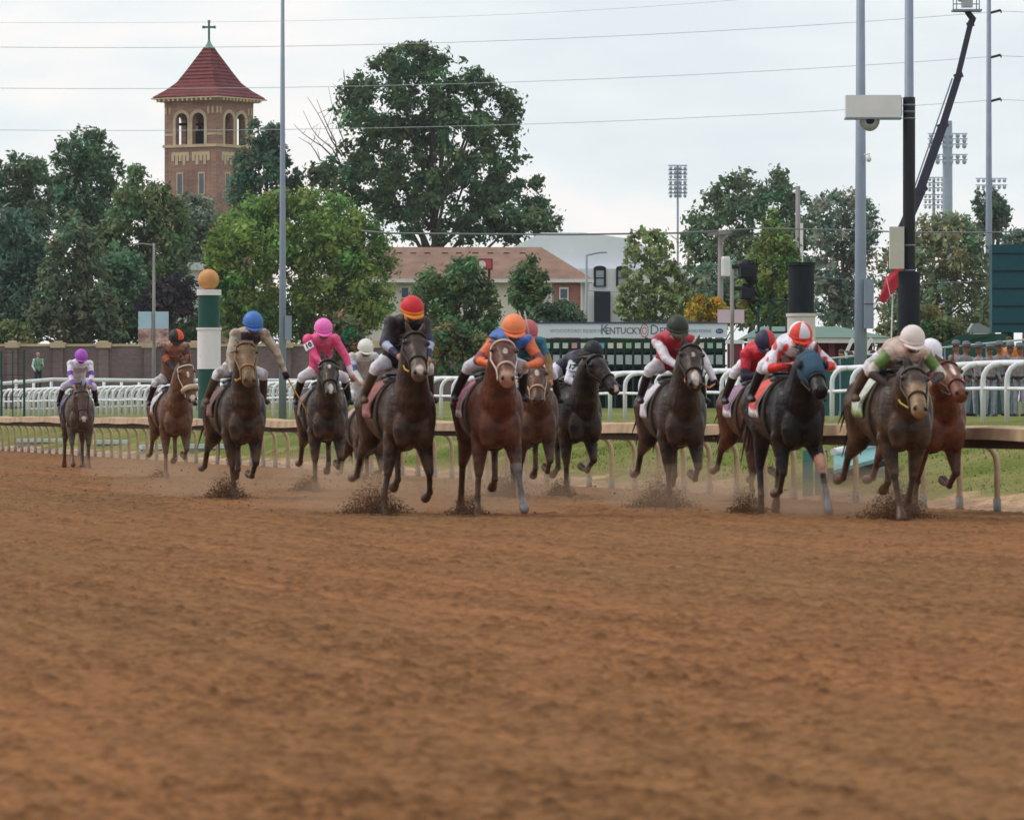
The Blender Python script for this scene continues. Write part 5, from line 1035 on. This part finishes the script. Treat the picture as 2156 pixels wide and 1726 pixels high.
# ------------------------------------------------------------------ the field: fourteen horses and riders
FIELD = []
def pair(h, r):
    hz = make_horse(**h); FIELD.append((hz, make_rider(hz, **r)))
DK, BAY, CHN, BLK, GRY = (66, 50, 45), (92, 60, 46), (124, 70, 50), (36, 34, 40), (92, 84, 80)
pair(dict(label='grey horse trailing last behind the rest of the field', d=107, chest=170, poll=(170, 822), nose=(178, 900), coat=(98, 90, 86), points=(84, 78, 76), fl='walk', fr='reach', hl='walk', hr='push', bridle=(96, 40, 56), blaze=[(.84, 1.0, .05)], clothc=(70, 74, 120), mudamt=.2, hdg=-2),
     dict(label='jockey in white and purple silks with a purple helmet', helmet=(171, 746), hcol=(168, 84, 190), jersey=dict(torso=(226, 222, 236), up=(226, 222, 236), band=(118, 72, 170), low=(232, 228, 240), cuff=(128, 84, 178), chest=(224, 220, 236), collar=(118, 70, 168)), hands=((158, 828, .75), (189, 828, .75)), breech=(214, 208, 232)))
pair(dict(label='brown horse wearing a white fleece noseband', d=91, chest=373, poll=(388, 768), nose=(408, 850), coat=(120, 90, 70), points=(112, 86, 66), fl='fold', fr='plant', hl='swing', hr='trail', bridle=(214, 200, 190), nose_roll=(206, 184, 158), blaze=[(.24, .40, .02), (.84, 1.0, .05)], clothc=(196, 190, 200), clothb=(170, 140, 100), mudamt=.5),
     dict(label='jockey with orange and black helmet and muddy dark silks', helmet=(371, 706), hcol=[(222, 84, 44), (46, 40, 40)], hpat='half', jersey=dict(torso=(126, 92, 74), up=(48, 40, 42), band=(170, 80, 52), low=(44, 40, 44), cuff=(50, 46, 48), yoke=(176, 128, 104), chest=(182, 178, 190)), mudc=.4, hands=((378, 800, .7), None)))
pair(dict(hdg=2, label='dark brown horse with mud covered face under blue helmet', d=69.6, chest=517, poll=(516, 728), nose=(519, 810), coat=(64, 52, 46), points=(50, 40, 36), face=((128, 100, 70), .02, 1.2), fl='lift', fr='plant', hl='swing', hr='trail', splay=(4, -2), bridle=(150, 118, 70), clothc=(100, 54, 44), clothb=(126, 76, 60), mudamt=.45, ears='back'),
     dict(label='jockey with blue helmet and mud splashed cream silks, arm outstretched', helmet=(533, 673), hcol=(72, 118, 190), jersey=dict(torso=(178, 164, 146), up=(186, 172, 152), low=(186, 170, 150), chest=(52, 50, 70)), mudc=.55, hands=((487, 795, .55), (606, 795, .35)), glove=((40, 40, 46), (24, 26, 40)), boot=muddy_boot, rein=(196, 150, 60), whip=(1, (661, 893, .55), (196, 140, 40), 'black and yellow whip swinging from the outstretched glove')))
pair(dict(hdg=-3, label='near black horse with small white snip under pink rider', d=75.7, chest=692, poll=(690, 766), nose=(693, 836), coat=(56, 50, 50), points=(58, 46, 42), fl='fold', fr='plant', hl='swing', hr='trail', blaze=[(.22, .34, .018), (.72, .97, .030)], bridle=(40, 36, 36), clothc=(112, 88, 92), mudamt=.5),
     dict(label='jockey in bright pink silks and pink helmet wearing number ten', helmet=(681, 686), hcol=(240, 120, 196), jersey=dict(torso=(236, 84, 140), up=(238, 88, 142), low=(240, 92, 146), cuff=(240, 220, 230), chest=(226, 100, 150)), mudc=.05, hands=((692, 782, .6), (748, 805, .35)), number=(-1, '10'), gog=(214, 200, 206)))
pair(dict(label='half hidden grey brown horse behind the pink and red riders', d=88, chest=783, poll=(798, 778), nose=(806, 848), coat=(104, 88, 78), fl='fold', fr='lift', hl='swing', hr='trail', bridle=(170, 150, 120), clothc=(180, 140, 130)),
     dict(label='jockey with plain white helmet half hidden behind the pink rider', helmet=(770, 727), hcol=(222, 220, 214), jersey=dict(torso=(200, 198, 196), up=(190, 196, 214), band=(70, 96, 160), low=(206, 204, 204)), mudc=.3))
pair(dict(hdg=3, label='dark bay horse leading left of centre under a red helmet', d=59.2, chest=868, poll=(872, 712), nose=(873, 796), coat=(70, 54, 47), points=(48, 38, 34), fl=(10, -34, -70), fr='plant', hl='swing', hr='trail', splay=(-9, 9), face=((120, 98, 84), .55, 1.2), blaze=[(.80, .98, .035)], bridle=(46, 40, 38), clothc=(134, 62, 50), clothb=(160, 96, 92), mudamt=.3),
     dict(label='jockey in black silks with red helmet banded yellow', helmet=(868, 643), hcol=[(206, 48, 54), (226, 140, 60)], hpat='band', jersey=dict(torso=(30, 27, 30), up=(30, 27, 30), band=(40, 42, 74), low=(178, 186, 210), cuff=(44, 48, 84)), mudc=.15, hands=((838, 748, .62), (902, 756, .66)), boot=muddy_boot, rein=(196, 160, 60), gog=(180, 150, 140)))
pair(dict(hdg=-3, label='chestnut horse with white star and white bridle at centre', d=58.6, chest=1050, poll=(1058, 730), nose=(1061, 808), coat=(112, 68, 54), points=(76, 50, 42), fl='reach', fr=(2, -2, 18), hl='swing', hr='push', splay=(-3, 7), blaze=[(.28, .42, .024)], face=((176, 130, 108), .72, 1.2), bridle=(214, 190, 178), clothc=(186, 60, 100), clothb=(214, 204, 214), mudamt=.25, ears='back', wraps={2: [((118, 110, 108), 'knee', 'hoof')]}),
     dict(label='jockey with orange helmet, blue silks and orange sleeves', helmet=(1082, 682), hcol=(240, 138, 92), jersey=dict(torso=(70, 108, 178), up=(226, 120, 76), band=(150, 80, 84), low=(238, 122, 70), cuff=(236, 120, 70), yoke=(72, 112, 184), chest=(52, 66, 120)), mudc=.12, hands=((1043, 770, .55), (1112, 770, .62)), gog=(90, 66, 66), rein=(70, 50, 40)))
pair(dict(hdg=-4, label='brown horse with round star half hidden behind the chestnut', d=69.6, chest=1132, poll=(1127, 775), nose=(1128, 852), coat=(98, 68, 54), points=(66, 50, 42), fl='fold', fr='late', hl='swing', hr='under', blaze=[(.24, .40, .026)], bridle=(196, 164, 140), mudamt=.45, clothc=(120, 90, 90), ears='back'),
     dict(label='jockey with dull red helmet, teal silks and raised whip', helmet=(1112, 690), hcol=(186, 98, 100), jersey=dict(torso=(40, 104, 124), up=(44, 108, 128), band=(150, 118, 76), low=(158, 124, 82), cuff=(150, 118, 78), chest=(48, 66, 110)), mudc=.3, hands=((1110, 722, .72), (1158, 800, .5)), glove=((30, 28, 32), None), whip=(0, (1101, 636, .8), (196, 190, 182), 'pale whip held upright above the centre riders')))
pair(dict(hdg=9, label='black horse turning its head to the right behind others', d=71.5, chest=1228, poll=(1246, 758), nose=(1286, 826), coat=(44, 39, 42), points=(40, 34, 34), fl='fold', fr='plant', hl='swing', hr='trail', bridle=(30, 28, 30), blaze=[(.90, 1.02, .03)], clothc=(206, 190, 196), mudamt=.3, ears='back'),
     dict(label='jockey in black helmet and white silks wearing number seventeen', helmet=(1249, 734), hcol=(34, 34, 38), jersey=dict(torso=(40, 40, 60), up=(222, 222, 236), band=(222, 222, 236), low=(220, 216, 228), cuff=(226, 222, 230), yoke=(46, 44, 60)), mudc=.05, number=(-1, '17'), hands=((1228, 815, .62), (1268, 805, .6)), breech=(212, 208, 230)))
pair(dict(hdg=-2, label='dark brown horse with white snip right of centre', d=62.9, chest=1440, poll=(1453, 737), nose=(1456, 818), coat=(66, 58, 54), points=(42, 37, 35), fl='fold', fr='plant', hl='swing', hr='trail', splay=(3, 2), blaze=[(.26, .38, .018), (.66, 1.0, .042)], bridle=(52, 46, 44), clothc=(206, 198, 206), mudamt=.25),
     dict(label='jockey with dark green helmet, red vest and white sleeves', helmet=(1427, 683), hcol=[(46, 52, 46), (70, 78, 66)], hpat='band', jersey=dict(torso=(168, 40, 58), up=(230, 224, 232), low=(228, 220, 230), yoke=(176, 44, 60), chest=(150, 40, 62)), mudc=.1, hands=((1434, 776, .66), (1507, 806, .45)), glove=(None, (34, 30, 48)), gog=(150, 130, 120), rein=(206, 116, 60)))
pair(dict(label='bay horse on the far side of the blue hooded black horse', d=66.5, chest=1618, poll=(1650, 778), nose=(1662, 848), coat=(104, 66, 50), points=(66, 48, 42), fl='fold', fr='plant', hl='swing', hr='trail', bridle=(120, 50, 50), clothc=(150, 110, 140), clothb=(226, 220, 228), mudamt=.3),
     dict(label='jockey in red and navy silks beside the blue hooded horse', helmet=(1612, 713), hcol=[(196, 52, 56), (48, 46, 72)], hpat='half', jersey=dict(torso=(206, 40, 60), up=(190, 40, 58), band=(50, 44, 66), low=(46, 44, 60), cuff=(44, 42, 58), collar=(220, 214, 226)), mudc=.03, hands=((1612, 788, .45), None), lean=15))
pair(dict(label='black horse wearing a blue blinker hood and red cloth', d=58.6, chest=1686, poll=(1702, 757), nose=(1716, 832), coat=(30, 29, 36), points=(40, 42, 48), fl=(34, 6, 20), fr=(6, -40, -80), hl='push', hr='under', splay=(2, 9), hood=(48, 78, 98), bridle=(34, 34, 40), clothc=(214, 66, 44), clothb=(226, 220, 226), mudamt=.08, wraps={2: [((214, 160, 140), 'knee', 'knee'), ((120, 122, 130), 'ft', 'hoof')]}, tail=True, bodydz=.0),
     dict(label='jockey with red and white quartered helmet and white silks', helmet=(1686, 697), hcol=[(224, 222, 232), (222, 74, 58)], hpat='quarters', jersey=dict(torso=(222, 220, 232), up=(222, 220, 232), band=(222, 220, 232), low=(222, 60, 50), cuff=(222, 58, 50), spots=(206, 70, 60)), mudc=.02, hands=((1663, 770, .5), (1728, 776, .5)), gog=(60, 56, 60)))
pair(dict(hdg=0, label='muddy brown horse stretched low nearest the inner rail', d=56.1, chest=1912, poll=(1921, 788), nose=(1923, 872), coat=(76, 64, 56), points=(64, 56, 52), fl=(-4, -14, 4), fr=(12, 6, 26), hl='swing', hr='trail', splay=(8, -7), face=((150, 120, 84), .35, 1.2), bridle=(70, 60, 52), clothc=(196, 200, 190), clothb=(150, 170, 110), mudamt=.4, bodydz=0),
     dict(label='jockey with cream helmet and green sleeves by the rail', helmet=(1922, 706), hcol=(224, 212, 206), jersey=dict(torso=(196, 178, 164), up=(104, 140, 74), band=(214, 204, 192), low=(62, 54, 60), cuff=(60, 52, 56), yoke=(214, 190, 180), chest=(74, 62, 62)), mudc=.35, hands=((1872, 812, .4), (1958, 806, .5)), boot=muddy_boot, rein=(186, 160, 50), gog=(70, 50, 48)))
pair(dict(hdg=3, label='bright chestnut horse with blaze half hidden by the rail runner', d=59.6, chest=1986, poll=(1990, 778), nose=(2006, 838), coat=(130, 80, 58), points=(96, 64, 50), fl='fold', fr='late', hl='swing', hr='trail', blaze=[(.16, .52, .022)], bridle=(90, 60, 50), clothc=(150, 60, 80), mudamt=.2),
     dict(label='jockey in red and white chevrons behind the cream helmet', helmet=(1960, 733), hcol=(226, 222, 232), jersey=dict(torso=(206, 44, 66), up=(222, 216, 226), band=(206, 44, 66), low=(222, 218, 228), cuff=(200, 44, 64), spots=(206, 44, 66)), mudc=.05, hands=(None, (2012, 815, .55))))

# loose dirt thrown up by the hooves
dirtm = M('clod_dirt', lin(98, 69, 46), .95, .3, 30)
octv = np.array([(1, 0, 0), (-1, 0, 0), (0, 1, 0), (0, -1, 0), (0, 0, 1), (0, 0, -1)], float); octf = np.array([(0, 2, 4), (2, 1, 4), (1, 3, 4), (3, 0, 4), (2, 0, 5), (1, 2, 5), (3, 1, 5), (0, 3, 5)])
def clods(label, c, n, ext, seed, big=.05, up=.25):
    rg = np.random.default_rng(seed); V = []; Fq = []
    r = np.abs(rg.normal(0, 1, n)); an = rg.uniform(0, 6.283, n); x = rg.normal(0, ext[0] * .5, n); y = rg.normal(0, ext[1] * .5, n)
    z = np.abs(rg.normal(0, 1, n)) * up * np.exp(-(x / ext[0]) ** 2); s = big * (rg.random(n) ** 2.0 * .9 + .2) * np.exp(-z / .5)
    P_ = np.stack([c[0] + x, c[1] + y, c[2] + z + .01], -1)
    J = octv[None] * (s[:, None, None] * rg.uniform(.5, 1.3, (n, 6, 1))); V = (P_[:, None] + J).reshape(-1, 3); Fq = (octf[None] + (np.arange(n) * 6)[:, None, None]).reshape(-1, 3)
    me = bpy.data.meshes.new('dirt_spray'); org = np.array([c[0], c[1], 0]); fast_mesh(me, V - org, Fq); me.materials.append(dirtm); tag(link('dirt_spray', me, None, tuple(org)), label, 'dirt', None, 'stuff')
wh = ['rearmost grey horse', 'fleece noseband horse', 'mud faced horse', 'pink rider', 'half hidden grey brown horse', 'red helmeted rider', 'white bridled chestnut', 'horse behind the chestnut', 'head turning black horse', 'green helmeted rider', 'bay horse beside the hooded one', 'blue hooded horse', 'horse nearest the rail', 'bright chestnut with blaze']
amt = [200, 700, 4200, 2400, 900, 6500, 2000, 4200, 2000, 6500, 1200, 2400, 6500, 1200]
for i, ((hz, _), w_, n_) in enumerate(zip(FIELD, wh, amt)):
    f = min(hz['feet'], key=lambda q: q[0][2]); p = hz['M'] @ Vector(f[0]); clods('clods and loose dirt kicked up by the ' + w_, (p.x - .12, p.y + .15, 0), n_, (.13 + .000024 * n_, .3), 100 + i, .0115, .06 + .000026 * n_)
    q = hz['M'] @ Vector((-1.6, 0, 0)); 
n = 9000; rg = np.random.default_rng(5); yy = rg.uniform(58, 95, n); xx = rg.uniform(-9, 6, n) * yy / 62 - .21 * (yy - 62) * .5; zz_ = rg.exponential(.16, n); ss = rg.uniform(.003, .0065, n) * (1 + 1.2 * (rg.random(n) < .05))
V = (np.stack([xx, yy, zz_], -1)[:, None] + octv[None] * ss[:, None, None]).reshape(-1, 3); Fq = (octf[None] + (np.arange(n) * 6)[:, None, None]).reshape(-1, 3)
me = bpy.data.meshes.new('flying_dirt'); fast_mesh(me, V, Fq); me.materials.append(dirtm); tag(link('flying_dirt', me), 'fine dirt particles in the air among the horses', 'dirt', None, 'stuff')

# thin dust hanging low behind the pack
dm = bpy.data.materials.new('dust'); dm.use_nodes = True; t = dm.node_tree; t.nodes.clear(); oo = t.nodes.new('ShaderNodeOutputMaterial'); pv = t.nodes.new('ShaderNodeVolumePrincipled'); pv.inputs['Color'].default_value = (.76, .52, .35, 1); pv.inputs['Density'].default_value = .26
t.links.new(pv.outputs[0], oo.inputs['Volume']); rg = np.random.default_rng(3)
for i, (hz, _) in enumerate(FIELD):
    if i == 0: continue
    for j in range(2):
        p = hz['M'] @ Vector((-1.5 - 1.4 * j + rg.normal(0, .2), rg.normal(0, .25), .12)); mb = MB(); mb.ball(p, (.75 + .25 * j, .7, .34 + .1 * j), 18, 12); o = mb.build('dust_cloud', dm, None, True, tuple(p)); tag(o, 'soft tan dust cloud low behind the ' + wh[i], 'dust', None, 'stuff')

# ------------------------------------------------------------------ people on foot
def walker(label, px, ytop, d, facing, shirt, legs_, hat=None, sleeves=None, belt=None, hgt=1.8, group=None, armup=False, vest=None, face=(186, 132, 108)):
    g = on_ground(px, d); k = F / d; ztop = W(0, ytop, d).z; s = hgt / 1.8
    g.z = ztop - hgt; root = empty('person', g, label, 'person', group); root.rotation_euler = (0, 0, facing); ORG[root.name] = Vector((0, 0, 0))
    q = lambda x, y, z: np.array([x, y, z]) * s
    hd = q(.02, 0, 1.66); sk = [ell(hd, (.095 * s, .078 * s, .12 * s)), cone(q(0, 0, 1.56), q(0, 0, 1.42), .055, .06), ell(q(.11, 0, 1.65), (.02, .015, .025))]; J = [etube([q(0, 0, z) for z in (.88, .95, 1.1, 1.25, 1.38, 1.46, 1.50)], [.10, .12, .115, .125, .12, .09, .05], [.15, .165, .15, .175, .19, .15, .06], (1, 0, 0), (0, 1, 0))]; sk.append(J[0]); L_ = []; Lg = []
    for sd in (-1, 1):
        sh = q(0, .2 * sd, 1.41); el = q(-.04, .27 * sd, 1.13); wr = q(.14, .24 * sd, .93) if not (armup and sd > 0) else q(.25, .1, 1.22)
        J += [ell(sh, (.075, .07, .08)), cone(sh, el, .062, .05), cone(el, wr, .05, .036)]; sk += [cone(sh, el, .05, .04), cone(el, wr, .04, .03)]; L_.append((wr, wr - el))
        hp_ = q(0, .10 * sd, .90); kn = q(.03, .11 * sd, .50); an = q(-.02, .12 * sd, .09); Lg += [ell(hp_, (.12, .10, .12)), cone(hp_, kn, .10, .072), cone(kn, an, .07, .055)]; sk += [cone(hp_, kn, .08, .055), cone(kn, an, .05, .035)]
    me = fuse(sk, .022, 1); me.materials.append(solid(face)); b_ = link('body', me, root)
    me = fuse(J, .02, 1); co = coords(me); c = np.tile(np.array(lin(*shirt)), (len(co), 1))
    if sleeves: c[np.abs(co[:, 1]) > .205 * s] = np.array(lin(*sleeves))
    link('shirt', paint(me, c, cloth), root); me = fuse(Lg, .02, 1); co = coords(me); c = np.tile(np.array(lin(*legs_)), (len(co), 1)); link('trousers', paint(me, c, cloth), root)
    for sd in (-1, 1): mb = MB(); mb.ball(q(.05, .12 * sd, .045), (.14 * s, .05, .05), 10, 6); mb.build('shoe', leather, root, True); mb = MB(); mb.ball(hd + q(.085, .032 * sd, .01), .012, 6, 4); mb.build('eye', eyem, root)
    for (wr, dr), sd in zip(L_, (-1, 1)): hand(wr + dr / np.linalg.norm(dr) * .04, dr, sd, solid(face), root)
    if belt:
        mb = MB(); mb.lathe(q(0, 0, .93), [(.15, 0), (.168, .01), (.168, .07), (.15, .08)], 16); o_ = mb.build('duty_belt', leather, root)
        for y, x in ((.17, .02), (-.17, .02), (.12, -.12), (-.12, -.12)): mb = MB(); mb.box(q(x, y, .91), (.07, .07, .14)); mb.build('pouch', leather, o_)
    if hat == 'campaign':
        hm = solid((112, 116, 122), .8); mb = MB(); mb.lathe(hd + q(0, 0, .055), [(.05, 0), (.19, .002), (.20, .012), (.11, .02), (.105, .08), (.085, .125), (.03, .14)], 18); h_ = mb.build('hat', hm, root, True)
        mb = MB(); mb.lathe(hd + q(0, 0, .074), [(.112, 0), (.114, .025)], 18); mb.build('hat_band', solid((40, 42, 48)), h_)
    elif hat: mb = MB(); mb.ball(hd + q(-.012, 0, .045), (.105, .088, .095), 12, 8); mb.build('hair' if hat == 'hair' else 'cap', solid((70, 56, 46)) if hat == 'hair' else solid(hat), root, True)
    else: mb = MB(); mb.ball(hd + q(-.02, 0, .03), (.098, .084, .10), 12, 8); mb.build('hair', solid((150, 138, 126)), root, True)
    return root
walker('person in green vest with white sleeves standing behind the far rail', 80, 741, 262, R(-60), (34, 150, 122), (30, 36, 48), sleeves=(190, 214, 214), hgt=1.78, armup=True)
tl = ['leftmost of the uniformed officers beside the chestnut horse', 'second uniformed officer from the chestnut horse', 'third uniformed officer from the left in campaign hat', 'fourth uniformed officer from the left in campaign hat', 'fifth uniformed officer, between the two white rail posts', 'sixth uniformed officer from the left in campaign hat', 'rightmost uniformed officer at the picture edge']
for i, px in enumerate((2014, 2033, 2062, 2083, 2104, 2126, 2148)):
    walker(tl[i], px, 722 + (i * 37 % 7) - 2, 138 + (i % 3) * .8, R(-90 + (-50, 60, -40, 30, -25, 40, -35)[i]), (132, 134, 144), (150, 154, 170), 'campaign', belt=True, hgt=1.82 + .02 * (i % 3), group='uniformed officers behind the turf rail', face=(150, 104, 88))
walker('person in orange jacket behind the officers', 2124, 708, 160, R(-100), (222, 132, 48), (60, 64, 80), 'hair', hgt=1.8)
cw = [(1772, 735, (70, 74, 84)), (1790, 738, (150, 156, 166)), (1838, 736, (52, 60, 76)), (1853, 732, (196, 196, 200)), (1868, 738, (60, 66, 70))]
cl = ['bystander in dark grey leftmost behind the green fence', 'bystander in light grey under the white trestle', 'bystander in navy just right of the thick grey pole', 'bystander in white shirt right of the grey pole', 'bystander in dark green near the cream helmeted rider']
for i, (px, y, c) in enumerate(cw): walker(cl[i], px, y, 160, R(-90 + (i * 50 % 90) - 40), c, (48, 52, 66), 'hair', hgt=1.74 + .02 * i, group='bystanders behind the green fence')

# ------------------------------------------------------------------ light haze in the air
mb = MB(); mb.box((0, 525, 34), (2200, 1550, 72.6)); hz_ = mb.build('haze', [], None); hz_['kind'] = 'stuff'; tag(hz_, 'thin pale haze over the whole place', 'haze')
hm_ = bpy.data.materials.new('haze'); hm_.use_nodes = True; t = hm_.node_tree; t.nodes.clear(); oo = t.nodes.new('ShaderNodeOutputMaterial'); pv = t.nodes.new('ShaderNodeVolumePrincipled'); pv.inputs['Color'].default_value = (.86, .92, 1, 1); pv.inputs['Density'].default_value = .00009; pv.inputs['Anisotropy'].default_value = .2
t.links.new(pv.outputs[0], oo.inputs['Volume']); hz_.data.materials.clear(); hz_.data.materials.append(hm_)
bpy.data.scenes.remove(TMP)
